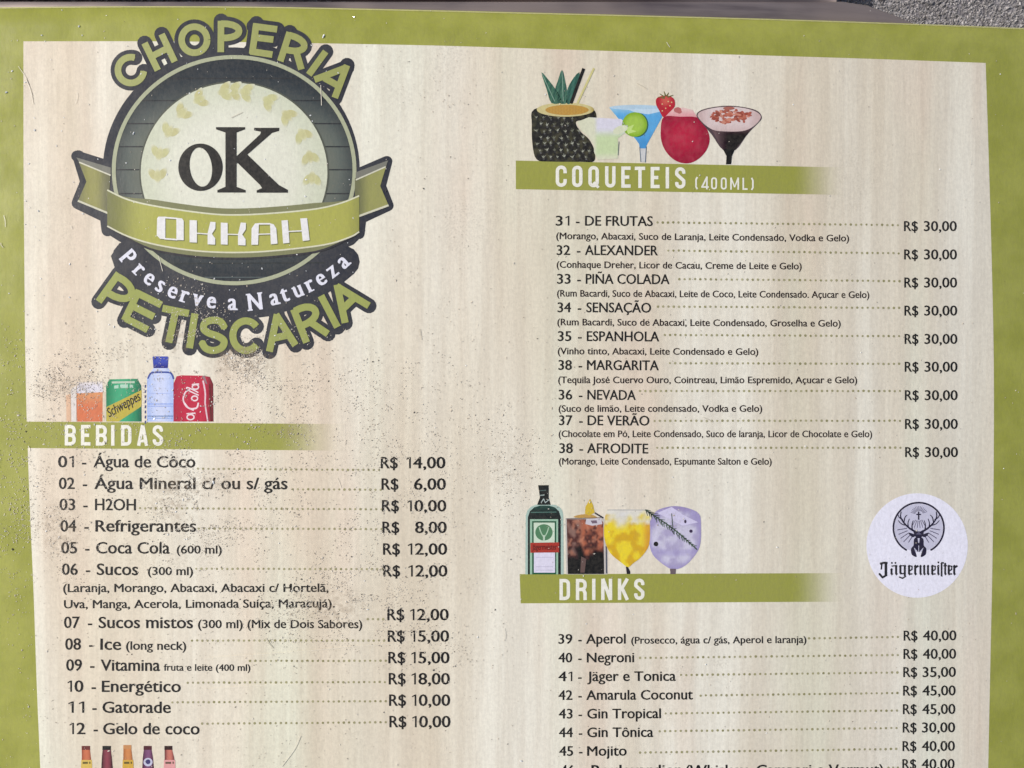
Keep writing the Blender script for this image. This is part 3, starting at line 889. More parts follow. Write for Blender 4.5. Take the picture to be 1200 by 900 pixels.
# separate heights for overlapping strokes
def strokes(lst, w, col, L, name, parent):
    P = Print()
    polys = []
    for s in lst: polys += stroke(s, w)
    P.fill(polys, col, L)
    return P.build(name, parent)
strokes(arc_letters_top, 7.8, lambda x, y: mix((166, 170, 108), (156, 160, 96), smooth(130, 400, x)), 7.5, 'arched_lettering', emblem)
strokes(arc_letters_bottom, 8.3, (157, 164, 92), 7.5, 'arched_lettering', emblem)
P = Print()
for i, (ch, x, y) in enumerate(motto):
    a, b = motto[max(i - 1, 0)], motto[min(i + 1, len(motto) - 1)]
    ang = math.degrees(math.atan2(b[2] - a[2], b[1] - a[1]))
    if i == 0: ang = 50
    if i == len(motto) - 1: ang = -42
    capk = 20.0
    half = 6.7 if ch not in 'PN' else 8.8
    bx, by = x - math.sin(R(ang)) * half, y + math.cos(R(ang)) * half
    glyph_at(P, ch, bx, by, ang, capk, 0.80, (226, 226, 236), 6.6, 0.85)
P.build('motto_lettering', emblem)

# ------------------------------------------------------------------ printed pictures above the headings
def picture(name, fn, label, n_sub=()):
    P = Print(); fn(P)
    return P.build(name, board, label=label)
L0 = 3
def blot(x, y, sx, sy, off=0.0):
    """soft random blotches of a printed photograph, 0..1"""
    return max(0.0, min(1.0, 0.5 + 0.9 * mnoise.noise(Vector((x / sx, y / sy, off))) + 0.4 * mnoise.noise(Vector((x * 2.3 / sx, y * 2.3 / sy, off + 4)))))

def juice(P):
    P.fill([[(77.5, 463), (83, 462), (83, 494), (78, 494)]], lambda x, y: (222, 170, 130, 0.65), L0, 6)
    P.fill([[(83, 456), (89.5, 452), (89.5, 494), (84, 494)]], (226, 222, 220, .7), L0)
    P.fill([[(91, 448), (120, 446), (121, 461), (89.5, 461)]], lambda x, y: (222, 220, 232, 0.9 * smooth(445, 452, y)), L0, 3)
    P.fill([[(89.7, 461), (120.4, 459.5), (120.2, 494), (90.2, 494)]], lambda x, y: mix((216, 150, 102), (212, 118, 80), smooth(459, 480, y) + 0.15 * math.sin(x)), L0 + .5, 4)
    P.fill([[(120.4, 459.5), (123.4, 459), (123, 494), (120.2, 494)]], (222, 206, 180, .8), L0)
picture('juice_glass_picture', juice, 'printed glass of orange juice, leftmost above the first heading')

def green_can(P):
    body = [(124.4, 452), (128.2, 444.5), (161, 443.8), (165.6, 452), (166, 494), (124.6, 494)]
    def c(x, y):
        t = (x - 124) / 42
        k = mix((34, 128, 88), (66, 168, 122), smooth(0, .35, t) * smooth(1.0, .45, t))
        return mix(k, (24, 100, 80), smooth(.82, 1, t))
    P.fill([body], c, L0, 4)
    P.fill([[(131, 447), (158, 446.6), (158, 449), (131, 449.4)]], lambda x, y: (120, 186, 160, .5), L0 + .5)
    P.fill([[(134, 452), (139, 451), (139, 455), (134, 455.4)], [(141, 450.6), (150, 450.2), (150, 454.4), (141, 455)], [(152, 450.6), (156, 451), (156, 454.6), (152, 454.6)]], (176, 212, 190), L0 + .5)
    P.fill([[(124.8, 477), (166, 457), (166, 476), (139, 494), (124.8, 494)]], (190, 174, 72), L0 + .5)
    text(P, 'Schweppes', 128.0, 165.4, 489.4, 468.6, 10.5, (34, 30, 26), L0 + 1, skew=0.35)
picture('green_can_picture', green_can, 'printed green and yellow soda can between juice glass and water bottle')

def water(P):
    P.fill([[(180, 431), (197, 431), (200, 436), (203.4, 443), (203.4, 494), (172.4, 494), (172.4, 443), (177, 436)]], lambda x, y: mix((206, 214, 240), (166, 188, 236), abs((x - 188) / 15) ** 2), L0, 4)
    P.fill([[(178.8, 418.4), (180, 417.6), (196.4, 417.6), (197.4, 418.6), (196.6, 431.4), (180, 431.4)]], lambda x, y: mix((60, 78, 176), (36, 42, 128), smooth(424, 431, y)), L0 + .5, 3)
    P.line(curve([(173.6, 443), (176.4, 438), (181.5, 436.4), (197.5, 436.4), (201.6, 439), (203.2, 443.4)], 4), 2.0, (62, 82, 156), L0 + .5)
    for y, c in ((473.4, (126, 156, 226)), (476.0, (150, 170, 226)), (487.6, (78, 120, 176)), (490, (140, 170, 220)), (461, (176, 190, 232))):
        P.line([(173, y), (203, y)], 1.0, c, L0 + .6, 'butt')
    for y in range(451, 494, 6):
        P.line([(170.6, y), (170.2, y + 3.4)], 1.5, (70, 78, 128), L0 + .6, 'butt')
picture('water_bottle_picture', water, 'printed clear water bottle with dark blue cap')

def red_can(P):
    body = [(203.2, 450), (207, 441), (213, 439.8), (238, 440.2), (246, 441.6), (249.8, 450), (250.2, 494), (203.4, 494)]
    def c(x, y):
        t = (x - 203) / 47
        return mix(mix((170, 40, 66), (192, 42, 70), smooth(0, .3, t)), (110, 20, 44), smooth(.78, 1, t))
    P.fill([body], c, L0, 4)
    P.fill([[(236.5, 441), (240, 440), (243, 450), (241.5, 450)]], (150, 120, 124), L0 + .5)
    P.line(curve([(238.0, 446), (240.6, 460), (240.6, 474), (243.6, 494)], 5), 2.0, (226, 196, 202), L0 + .7, 'butt', 1.6)
    P.line(curve([(246, 450), (246.4, 470), (247.6, 494)], 5), 1.2, (86, 18, 36), L0 + .7, 'butt')
    w = (236, 214, 218)
    P.line(curve([(226.6, 480.6), (218.6, 476.4), (214.8, 468), (217.4, 459.6), (222.2, 456.8)], 6), 1.7, w, L0 + .8)     # long C
    P.line(curve([(216, 472), (222, 478.6), (230.4, 478), (232.4, 472.6)], 5), 1.9, w, L0 + 1.0)
    P.fill(stroke(ellipse(228.2, 466.8, 3.6, 2.8, 12) + [(231.8, 466.8)], 1.6), w, L0 + .9)                                # o
    P.line(curve([(232.4, 463), (226, 460), (219.6, 456.6), (219.4, 454), (226, 456.6), (232, 459.8)], 4), 1.5, w, L0 + 1.1)  # l
    P.fill(stroke(ellipse(229.2, 453.4, 3.8, 2.8, 12) + [(233, 453.4)], 1.6), w, L0 + 1.2)                                 # a
    P.line([(225.6, 450.6), (232.8, 450.0)], 1.6, w, L0 + 1.3)
    P.fill(stroke(ellipse(223.4, 488.8, 4.2, 3.1, 12) + [(227.6, 488.8)], 1.6), w, L0 + .9)
    P.line([(219.4, 484.8), (228.6, 484.2)], 1.6, w, L0 + 1.1)
picture('red_can_picture', red_can, 'printed red cola can with white script')

def beer(x0, x1, b0, b1, glass, edge, cap, lab, top, circle=False):
    def fn(P):
        body = [(x0, top + 1), (x0 + .8, top), (x1 - .8, top), (x1, top + 1), (x1 + .2, top + 5), (b1 - 1, 888), (b1, 900), (b1 + 1, 915), (b0 - 1, 915), (b0, 900), (b0 + .6, 888), (x0 - .1, top + 5)]
        m = (b0 + b1) / 2
        P.fill([body], lambda x, y: mix(glass, edge, (abs(x - m) / ((b1 - b0) / 2)) ** 2), L0, 2)
        P.fill([[(x0 - .2, top), (x1 + .2, top), (x1 + .3, top + 4.6), (x0 - .3, top + 4.6)]], cap, L0 + .5)
        if lab:
            P.fill([[(b0 - .1, 890.5), (b1 + .1, 890.5), (b1 + .9, 914), (b0 - .9, 914)]], lab, L0 + .5)
            P.fill([[(b0 + 1.6, 892.6), (b1 - 4.5, 892.6), (b1 - 4.5, 895), (b0 + 1.6, 895)], [(b1 - 3, 892.4), (b1 - 1.4, 892.4), (b1 - 1.4, 895), (b1 - 3, 895)]], mix(lab, (60, 60, 40), .7)[:3], L0 + 1)
        if circle:
            P.fill([ellipse(m, 893, 5.3, 5.0, 18)], (196, 196, 216), L0 + .5)
            P.fill([ellipse(m, 892.6, 2.8, 2.9, 14)], (64, 60, 110), L0 + 1)
    return fn
for args, lab in (((96, 105.4, 95.4, 107.6, (204, 118, 84), (140, 70, 50), (112, 56, 54), (214, 184, 96), 874), 'first printed beer bottle neck from the left'),
                  ((120.4, 129.8, 118.8, 132.2, (142, 70, 82), (40, 26, 30), (30, 28, 30), None, 874), 'second printed beer bottle neck, dark with black cap'),
                  ((144.8, 153.8, 144.0, 156.2, (206, 136, 84), (150, 90, 50), (196, 140, 92), (206, 166, 70), 873), 'third printed beer bottle neck, amber without cap'),
                  ((168.6, 177.6, 166.8, 180.4, (128, 84, 120), (60, 26, 46), (84, 40, 50), None, 874, True), 'fourth printed beer bottle neck with round white badge'),
                  ((193.0, 201.8, 192.4, 205.2, (202, 122, 106), (70, 30, 38), (56, 30, 36), (222, 160, 158), 874), 'fifth printed beer bottle neck with pink label')):
    picture('beer_bottle_picture', beer(*args), lab)

def pineapple(P):
    body = curve([(626, 128), (623.2, 146), (624, 170), (629, 187), (645, 189.4), (680, 189.6), (696, 189), (696.4, 176), (690, 163), (681, 155), (675.2, 146), (677, 141.6), (690, 140.8), (698.4, 139.6), (697.6, 131), (690, 127), (660, 124)], 4, True)
    P.fill([body], lambda x, y: mix((26, 28, 30), (70, 68, 52), smooth(.45, .85, blot(x, y, 6, 6, 7))), L0, 2.6)
    # leaf-like eyes of the rind, on a slanting lattice
    for r in range(7):
        for q in range(9):
            x = 629 + q * 8.2 + (r % 2) * 4.1 + random.uniform(-1, 1); y = 139 + r * 7.6 + random.uniform(-1.2, 1.2)
            if not inside((x, y), body) or not inside((x + 3, y + 3), body) or not inside((x - 3, y), body): continue
            a = random.uniform(-20, 20)
            for k in range(3):
                an = R(a - 90 + (k - 1) * 48)
                s = random.uniform(2.2, 4.4)
                g = random.uniform(84, 168)
                tip = (x + math.cos(an) * s, y + math.sin(an) * s)
                nx, ny = -math.sin(an) * .85, math.cos(an) * .85
                P.fill([[(x + nx, y + ny), tip, (x - nx, y - ny), (x - math.cos(an) * .8, y - math.sin(an) * .8)]], (g, g + 2, g - 14), L0 + .4 + .2 * k)
            P.fill([ellipse(x + .4, y + 1.8, 1.2, 1.0, 6)], (random.uniform(58, 100),) * 3, L0 + 1.1)
    P.fill([ellipse(662.5, 128.6, 33.5, 8.2, 40)], lambda x, y: mix((206, 194, 138), (170, 150, 80), smooth(690, 697, x)), L0 + 1.2, 4)
    P.fill([ellipse(664.5, 129.0, 25.5, 6.0, 30)], lambda x, y: mix((196, 156, 78), (182, 138, 66), .5 + .5 * math.sin(x * 1.3) * math.cos(y * 1.7)), L0 + 1.5, 2)
    for pts, c in (([(634.4, 85), (642, 93), (649, 102), (656, 112), (657.4, 120.4), (646, 120.6), (640.6, 105)], (78, 122, 98)),
                   ([(678, 85), (679, 95), (674, 110), (669, 121), (663.6, 120.6), (664, 108), (669, 96)], (72, 118, 104)),
                   ([(658.6, 82), (662.6, 97), (664.4, 108), (664.6, 120.4), (655, 120.4), (650.6, 106), (653.6, 95)], (84, 126, 104))):
        P.fill([curve(pts, 3, True)], lambda x, y, c=c: mix(c, (44, 82, 72), .5 + .5 * math.sin(x * 1.1 + y * .2)), L0 + 1.8, 2.5)
        L_ = pts
    P.line([(635, 86), (650, 119)], .7, (140, 170, 150), L0 + 2.2, 'butt')
    P.line([(658.6, 84), (660, 119)], .7, (140, 170, 150), L0 + 2.2, 'butt')
    P.line([(684, 80.4), (669, 121.4)], 3.6, (28, 28, 32), L0 + 2.6, 'butt')
    P.line([(696, 80), (676.6, 121)], 2.4, (210, 202, 140), L0 + 2.6, 'butt')
picture('pineapple_picture', pineapple, 'printed hollowed pineapple cup with straws')

def margarita(P):
    P.fill([[(676, 143), (690, 137.5), (728, 139.6), (737, 149), (731, 157), (724, 162), (724, 186), (700, 187.4), (696, 178), (696, 170), (690, 160), (681, 153)]],
           lambda x, y: mix(mix((218, 216, 230, .9), (198, 216, 166, .95), smooth(150, 162, y)), (214, 222, 190, .55), max(smooth(178, 187, y), smooth(700, 696, x))), L0 + 1.4, 3)
    P.line([(725.4, 166), (724.2, 182)], .9, (118, 130, 118), L0 + 1.8, 'butt')
    P.fill([ellipse(727, 152, 9, 4.5, 16, tilt=-20)], (208, 222, 184, .6), L0 + 1.9)
picture('pale_cocktail_picture', margarita, 'printed pale green cocktail in front of the pineapple')

def blue(P):
    P.fill([[(713.8, 126), (720, 124.4), (770, 124.4), (777, 126.4), (775.4, 138), (760, 166), (757.4, 171), (757.8, 174), (749.4, 174), (749, 169), (738, 154), (727, 142)]],
           lambda x, y: mix(mix((150, 196, 222), (98, 172, 222), smooth(127, 136, y)), (78, 150, 206), smooth(150, 172, y) + .5 * smooth(765, 777, x) + .3 * (blot(x, y, 7, 9, 6) - .3)), L0 + .2, 3)
    P.fill([ellipse(745.5, 126, 31, 3.0, 30)], (182, 208, 224), L0 + .5)
    P.fill([[(735, 128), (772, 127.4), (773, 131), (760, 134), (745, 132)]], (196, 218, 232), L0 + .7)
    P.line([(749.6, 172), (751.0, 190)], 1.0, (96, 112, 128), L0 + .8, 'butt')
    P.line([(757.4, 172), (756.2, 190.4)], 1.0, (96, 112, 128), L0 + .8, 'butt')
    P.fill([[(750, 174), (757, 174), (755.8, 190), (751.6, 190)]], (206, 206, 204), L0 + .6)
    P.fill([ellipse(746.4, 146.4, 13.4, 14.4, 30)], (58, 104, 84), L0 + 1.0)
    P.fill([ellipse(743.6, 146, 14.6, 14.4, 34)], lambda x, y: mix((166, 200, 84), (136, 176, 52), smooth(8, 14, math.hypot(x - 743.6, y - 146))), L0 + 1.4, 3)
    P.fill([[(733, 150), (743, 146), (740, 152), (746, 154), (736, 157)]], (196, 222, 130), L0 + 1.7)
picture('blue_cocktail_picture', blue, 'printed blue cocktail with a lime slice on the rim')

def red(P):
    P.fill([[(779, 128), (800, 126), (812, 129), (817, 137.6), (778, 137.4)]], lambda x, y: mix((228, 190, 186, .8), (226, 160, 164), smooth(126, 137, y)), L0 + .2, 3)
    body = curve([(778, 137), (797, 136.8), (816, 137.4), (824, 145), (830, 155), (831.4, 166), (826.6, 178), (816, 188), (804, 191.6), (791, 188), (780.6, 178), (775.2, 166), (774.2, 152)], 4, True)
    P.fill([body], lambda x, y: mix(mix((184, 46, 70), (156, 36, 60), smooth(8, 28, math.hypot(x - 800, y - 160))), (200, 92, 104), .28 * smooth(.5, .8, blot(x, y, 6, 12, 3)) + .35 * smooth(3, 1, abs(x - 781 - (y - 155) ** 2 * .01)) * smooth(146, 152, y) * smooth(178, 170, y)), L0 + .6, 4)
    P.fill([ellipse(794, 129, 4.5, 3.4, 10), ellipse(796, 131, 3, 2.4, 8)], (186, 110, 108), L0 + .9)
    P.fill([curve([(769, 116), (775, 112.6), (784, 112.6), (790, 116.6), (790.4, 125), (784, 132), (777.4, 137.4), (772.6, 130), (769, 123)], 4, True)], lambda x, y: mix((206, 96, 84), (184, 44, 58), smooth(2, 9, math.hypot(x - 780, y - 118))), L0 + 1.2, 2.5)
    for (x, y) in ((776, 122), (780, 127), (785, 124), (783, 119), (776, 130), (787, 120)):
        P.fill([ellipse(x, y, .9, .9, 6)], (224, 190, 140), L0 + 1.6)
    for a, b in (((779, 114), (773, 110)), ((780, 113), (778, 107)), ((781, 113), (783.6, 108.6)), ((782, 114), (789, 111.6)), ((779, 115), (771, 114))):
        P.line([a, b], 2.0, (112, 104, 62), L0 + 1.8, 'butt', .6)
picture('red_cocktail_picture', red, 'printed red cocktail with a strawberry on the rim')

def chocolate(P):
    P.fill([curve([(816, 135), (822, 129), (838, 125.2), (855, 124), (874, 126), (888, 130.4), (892.6, 138), (888, 144.6), (876, 157), (862, 175.6), (847, 175.6), (834, 158), (822, 144)], 4, True)], (86, 72, 76), L0 + 1.6)
    P.fill([curve([(817.4, 135.4), (823, 130), (838, 126.4), (855, 125.2), (873, 127), (886.6, 131.4), (891.4, 138), (883, 148), (870, 153.6), (848, 154), (835, 152), (824, 144.4)], 4, True)], lambda x, y: mix((222, 204, 200), (204, 178, 174), max(smooth(18, 36, abs(x - 854)), .7 * smooth(144, 154, y))), L0 + 2.0, 4)
    P.fill([[(834, 152.4), (846, 154.4), (868, 154.4), (881.6, 150.4), (864, 172), (861, 176), (848, 176), (843, 168)]], lambda x, y: mix(mix((40, 28, 34), (132, 108, 108), smooth(854, 836, x) * .8), (96, 76, 78), .8 * smooth(158, 152, y)), L0 + 2.3, 3)
    P.fill([[(847, 175), (861, 175), (857.6, 183), (856.6, 192.6), (850.6, 192.6), (851.2, 183)]], (32, 26, 32), L0 + 2.6)
    for _ in range(95):
        a = random.uniform(0, 6.28); r = math.sqrt(random.random())
        x, y = 857 + math.cos(a) * 24 * r, 136.6 + math.sin(a) * 8.0 * r
        P.fill([ellipse(x, y, random.uniform(1.5, 3.6), random.uniform(1, 2), 7, tilt=random.uniform(-40, 40))], random.choice([(176, 96, 80), (160, 82, 68), (190, 112, 92), (146, 76, 64), (206, 140, 120)]), L0 + 2.4 + random.random() * .8)
    P.fill([ellipse(854, 127, 7, 2, 10)], (172, 104, 92), L0 + 3.2)
picture('chocolate_cocktail_picture', chocolate, 'printed chocolate cocktail in a black stemmed glass')

def herbal(P):
    P.fill([[(615.6, 673), (616, 604), (618, 598), (622, 594), (628, 591.4), (650, 591.4), (655, 593.6), (658.6, 597.6), (660, 603), (660.4, 673)]], (172, 196, 184), L0)
    P.fill([[(618.6, 673), (618.6, 606), (621, 599), (626, 594.4), (633, 592.4), (643, 592.4), (650, 594.4), (655, 599), (657.2, 606), (657.2, 673)]], lambda x, y: mix((16, 42, 42), (34, 74, 66), smooth(600, 596, y)), L0 + .5, 6)
    P.fill([[(630.6, 568.6), (643, 568.4), (643, 583), (645.2, 591.6), (629.4, 591.6), (632.6, 583)]], (26, 40, 40), L0 + .6)
    P.line([(632, 580.6), (638, 580)], 1.3, (150, 164, 158), L0 + .9, 'butt'); P.line([(633, 575), (640, 574.4)], .9, (90, 108, 104), L0 + .9, 'butt')
    P.line([(634, 589), (637, 584.6), (639, 589), (644, 585)], 1.0, (176, 190, 184), L0 + .9, 'butt')
    P.line([(622, 600.4), (652, 600)], 1.0, (86, 120, 110), L0 + .9, 'butt')
    P.fill([[(621, 608.4), (654, 608.4), (654, 673), (621, 673)]], (156, 192, 166), L0 + .9)
    P.fill([[(623.6, 610.6), (651.8, 610.6), (651.8, 673), (623.6, 673)]], (44, 92, 66), L0 + 1.2)
    P.fill([[(625.4, 612.4), (650, 612.4), (650, 640), (625.4, 640)]], (206, 222, 200), L0 + 1.5)
    P.fill([ellipse(637.4, 623.8, 10.2, 9.6, 26)], (86, 132, 96), L0 + 1.8)
    P.line(curve([(632, 618), (634, 624), (637.4, 629), (641, 624), (643, 618)], 4), 1.2, (176, 204, 176), L0 + 2.1)
    P.line([(637.4, 628), (637.4, 633)], 2.2, (188, 208, 186), L0 + 2.3)
    P.fill([[(621.4, 636), (655.2, 635.4), (655.2, 647.2), (621.4, 647.6)]], (170, 62, 52), L0 + 2.4)
    text(P, 'Jägermeister', 623.6, 652.6, 644.2, 644.0, 6.2, (92, 22, 22), L0 + 2.8)
    P.fill([[(625.6, 647.6), (650.4, 647.4), (650.4, 671), (625.6, 671)]], (222, 218, 234), L0 + 1.8)
    for y in (653, 664, 668): P.line([(628, y), (648, y)], .6, (190, 186, 206), L0 + 2.1, 'butt')
picture('liqueur_bottle_picture', herbal, 'printed square green liqueur bottle with a red banded label')

def cola(P):
    P.fill([[(662.4, 607), (704, 606), (712, 610), (712, 673), (663.6, 673)]], (196, 190, 184, .9), L0 + .2)
    def c(x, y):
        k = mix((140, 108, 98), (176, 104, 78), smooth(676, 684, x))
        k = mix(k, (84, 52, 50), smooth(.35, .7, blot(x, y, 7, 10)))
        k = mix(k, (196, 132, 104), .7 * smooth(.6, .85, blot(x, y, 5, 7, 9)))
        return mix(k, (34, 26, 32), smooth(638, 652, y + 16 * (blot(x, y, 9, 14, 3) - .5)))
    P.fill([[(664, 608.4), (703, 608), (707, 612), (708, 672.6), (665.4, 672.6)]], c, L0 + .5, 2.2)
    P.fill([[(687, 608), (704, 607), (706, 614), (694, 616), (686, 614)]], (206, 200, 206), L0 + .9)
    P.fill([[(692, 610), (699, 609.6), (700, 613), (694, 613.4)]], (120, 104, 116), L0 + 1.1)
    P.fill([[(681, 652), (687, 655), (685, 671), (680, 671)]], (104, 84, 80), L0 + .9)
    P.line([(663.4, 608), (704, 606.6)], .9, (110, 100, 98), L0 + 1.0, 'butt')
    P.line([(710.4, 640), (710.8, 672)], 1.6, (84, 88, 100), L0 + 1.0, 'butt')
    P.fill([curve([(672, 606), (678, 603.4), (688, 602.4), (696, 604), (700, 607.6), (684, 607.4)], 3, True)], (192, 152, 84), L0 + .8)
    P.fill([[(691.4, 584.6), (695, 592), (696.8, 600.6), (691, 604), (685.4, 602), (686, 594)]], (212, 182, 62), L0 + 1.2)
    P.line([(697, 601), (707, 607)], 1.8, (62, 60, 66), L0 + 1.2, 'butt')
picture('dark_drink_picture', cola, 'printed tumbler of dark drink with lemon')

def yellow(P):
    body = curve([(711.6, 598), (722, 596.8), (748, 596.8), (759.6, 598.4), (761.6, 616), (760.6, 638), (752, 652), (742, 660), (736, 664.6), (729, 660), (715, 648), (708.4, 632), (708, 614)], 4, True)
    def c(x, y):
        k = mix((236, 212, 58), (214, 172, 48), smooth(.35, .75, blot(x, y, 11, 13, 1)))
        k = mix(k, (214, 150, 60), .7 * smooth(750, 759, x) * smooth(606, 616, y))
        k = mix(k, (226, 224, 212, .8), smooth(616, 600, y + 16 * (blot(x, y, 10, 8, 5) - .5)))
        return mix(k, (222, 220, 216), .8 * smooth(14, 4, math.hypot(x - 728, (y - 606) * .8)))
    P.fill([body], c, L0 + 1.4, 2.4)
    P.line([(711.6, 597.6), (759.6, 597.6)], .8, (170, 166, 162), L0 + 1.8, 'butt')
    P.fill([[(733.4, 664), (735.4, 664), (738.4, 669.6), (738.4, 672.6), (734.4, 672.6)]], (44, 42, 50), L0 + 1.6)
picture('yellow_drink_picture', yellow, 'printed balloon glass of bright yellow drink')

def violet(P):
    body = curve([(768, 600), (778, 595), (791, 593), (806, 595.4), (819, 602), (821.4, 616), (820, 640), (810, 656), (799, 665), (788, 667), (778, 662), (765, 650), (760.6, 634), (761, 614)], 4, True)
    def c(x, y):
        k = mix((206, 202, 222), (176, 168, 200), smooth(.3, .75, blot(x, y, 14, 14, 2)))
        k = mix(k, (140, 118, 160), .8 * smooth(601, 596, y + abs(x - 791) * .02) )
        k = mix(k, (160, 150, 196), .8 * smooth(25, 31, math.hypot(x - 791, (y - 630) * .84)))
        return mix(k, (158, 148, 196), .5 * smooth(5, 1.5, abs(y - 648 - (x - 791) ** 2 * -.006)))
    P.fill([body], c, L0 + 1.0, 2.6)
    P.fill([[(770, 601), (787, 594), (800, 603), (818, 612), (800, 616), (780, 606)]], (212, 206, 232), L0 + 1.4)
    P.line(curve([(756.4, 597.6), (772, 608), (792, 622), (816.4, 643.6)], 6), 1.5, (62, 78, 66), L0 + 1.8)
    for i in range(20):
        t = i / 19
        x, y = 757 + 56 * t, 597.6 + 42 * t
        for s in (1, -1):
            an = R(37 + s * 34 + random.uniform(-10, 10)); l = random.uniform(5, 9) * (1 - .4 * t)
            P.line([(x, y), (x + math.cos(an) * l, y + math.sin(an) * l)], 1.5, random.choice([(36, 52, 46), (58, 80, 66), (86, 104, 88)]), L0 + 2 + random.random() * .5, 'butt', .5)
    P.line([(787, 601.6), (788.4, 618)], 1.1, (76, 92, 84), L0 + 2.0, 'butt')
    P.fill([ellipse(768.6, 637.4, 2.8, 2.8, 14)], (28, 24, 36), L0 + 2.2)
    P.fill([ellipse(809.6, 622.4, 2.0, 2.0, 12), ellipse(803, 611, 1.4, 2.2, 8)], (60, 48, 76), L0 + 2.2)
    P.fill([[(785, 666.4), (792, 666.4), (791.6, 672.8), (785.6, 672.8)]], (112, 98, 102), L0 + 1.2)
picture('violet_drink_picture', violet, 'printed balloon glass of pale violet drink with a rosemary sprig')

# ------------------------------------------------------------------ round white badge with the stag
P = Print()
P.fill([ellipse(1074.6, 639.2, 59.4, 61.2, 80)], (242, 240, 251), 3)
badge = P.build('round_badge', board, label='round white liqueur badge with stag head')
BK = (42, 38, 60)
P = Print()
cx, cy = 1076.4, 618.6
P.fill([ellipse(cx, cy, 28.2, 28.2, 50)], (206, 204, 222), 3.6)
P.fill(stroke(ellipse(cx, cy, 29.6, 29.6, 60, 118, 422), 2.1), BK, 4.2)
for a in list(range(-165, -10, 12)) + [170, 158, 146, 134, 122, 10, 22, 34, 46, 58]:
    upr = a < 0
    c = (cx + .5, 603.0) if upr else (cx, cy - 2)
    r0, r1 = (4.5, 10 + 5 * (a % 24 == 0)) if upr else (14, 25.5 - (3 if a in (122, 58) else 0))
    P.line([(c[0] + math.cos(R(a)) * r0, c[1] + math.sin(R(a)) * r0), (c[0] + math.cos(R(a)) * r1, c[1] + math.sin(R(a)) * r1)], .9 if not upr else .6, (78, 72, 98), 4.0, 'butt')
for a in (60, 72, 84, 96, 108, 120):
    P.line([(cx + math.cos(R(a)) * 7, 603 + math.sin(R(a)) * 7), (cx + math.cos(R(a)) * 16, 603 + math.sin(R(a)) * 16)], .7, (78, 72, 98), 4.0, 'butt')
P.line([(cx, 599.4), (cx, 609)], 1.7, BK, 4.6, 'butt'); P.line([(cx - 2.8, 602.8), (cx + 2.8, 602.8)], 1.5, BK, 4.8, 'butt')
for s in (-1, 1):
    X = lambda d: cx + s * d
    P.line(curve([(X(3), 623.4), (X(10), 619.5), (X(17), 613), (X(21), 606), (X(20.6), 600)], 5), 2.5, BK, 4.6, 'round', 1.2)
    P.line(curve([(X(7.5), 621), (X(7.8), 615), (X(6.4), 610)], 4), 1.7, BK, 4.8, 'round', .8)
    P.line(curve([(X(12), 618), (X(12.6), 613), (X(11), 608)], 4), 1.5, BK, 5.0, 'round', .8)
    P.line(curve([(X(17.4), 612), (X(16), 606), (X(13.6), 603.6)], 4), 1.5, BK, 5.2, 'round', .8)
    P.line(curve([(X(19), 609), (X(23), 606), (X(24.6), 602)], 4), 1.5, BK, 5.4, 'round', .8)
    P.line(curve([(X(15), 615.6), (X(20), 614), (X(24), 610)], 4), 1.3, BK, 5.6, 'round', .8)
    P.fill([curve([(X(4), 627), (X(8), 625), (X(12), 624.2), (X(9.6), 628), (X(6), 629.4)], 3, True)], BK, 4.9)
    P.fill([curve([(X(1.4), 630), (X(5.6), 632), (X(6), 639), (X(9), 643), (X(8), 650), (X(2.4), 652.6), (X(4), 646), (X(5.6), 641.6), (X(2.2), 645), (X(.4), 646)], 3, True)], BK, 5.0)
P.fill([[(cx - 6.2, 622.6), (cx + 6.2, 622.6), (cx + 5, 628), (cx + 1.4, 630.6), (cx - 1.4, 630.6), (cx - 5, 628)]], BK, 5.8)
P.fill([[(cx - 3.4, 626.4), (cx + 3.4, 626.4), (cx, 622.8)]], (96, 92, 116), 6.2)
P.fill([ellipse(cx, 637.6, 1.9, 1.7, 10)], BK, 6.2)
P.build('stag_head', badge)

# blackletter name: upright slabs with lozenge ends
P = Print()
BL = (34, 30, 44)
def slab(x, t, b, w=2.6, foot=True, head=True):
    q = [(x - w / 2, t + 1.1), (x + w / 2, t + .2), (x + w / 2, b - .4), (x - w / 2, b - 1.2)]
    polys = [q]
    if head: polys.append([(x - w * .75, t + 1.5), (x + .1, t - .5), (x + w * .75, t + 1.3), (x, t + 3.0)])
    if foot: polys.append([(x - w * .55, b - 2.4), (x + .3, b - 3.0), (x + w * .95, b - 1.5), (x + .1, b + .5)])
    return polys
xt, xb = 662.0, 674.0
B = []
B += stroke([(1031.0, 660.6), (1036, 659.4), (1040.0, 659.6)], 2.6, 'butt') + slab(1038.0, 659.0, 675.6, 3.2, False, False) + stroke([(1038.6, 674.0), (1034, 676.6), (1030.6, 672.6)], 2.4, 'round') + stroke([(1033.2, 661), (1032.6, 667.4)], 1.8, 'butt')
def a_(x): return slab(x, xt + 4, xb, 2.4) + slab(x + 5.4, xt, xb, 2.5) + stroke([(x, xt + 1.4), (x + 5, xt + .8)], 1.5, 'butt')
def e_(x): return slab(x, xt, xb, 2.5) + stroke([(x, xt + .8), (x + 3.6, xt + 1.6), (x + 3.4, xt + 5.4), (x + .4, xt + 7)], 1.6, 'butt') + stroke([(x, xb - 1.2), (x + 4, xb - 1.6)], 1.7, 'butt')
def r_(x): return slab(x, xt, xb, 2.5) + stroke([(x + .6, xt + 3), (x + 3.8, xt + .8)], 2.4, 'butt')
B += a_(1044.6) + [ellipse(1045.0, 659.6, 1.15, 1.2, 8), ellipse(1049.2, 659.6, 1.15, 1.2, 8)]
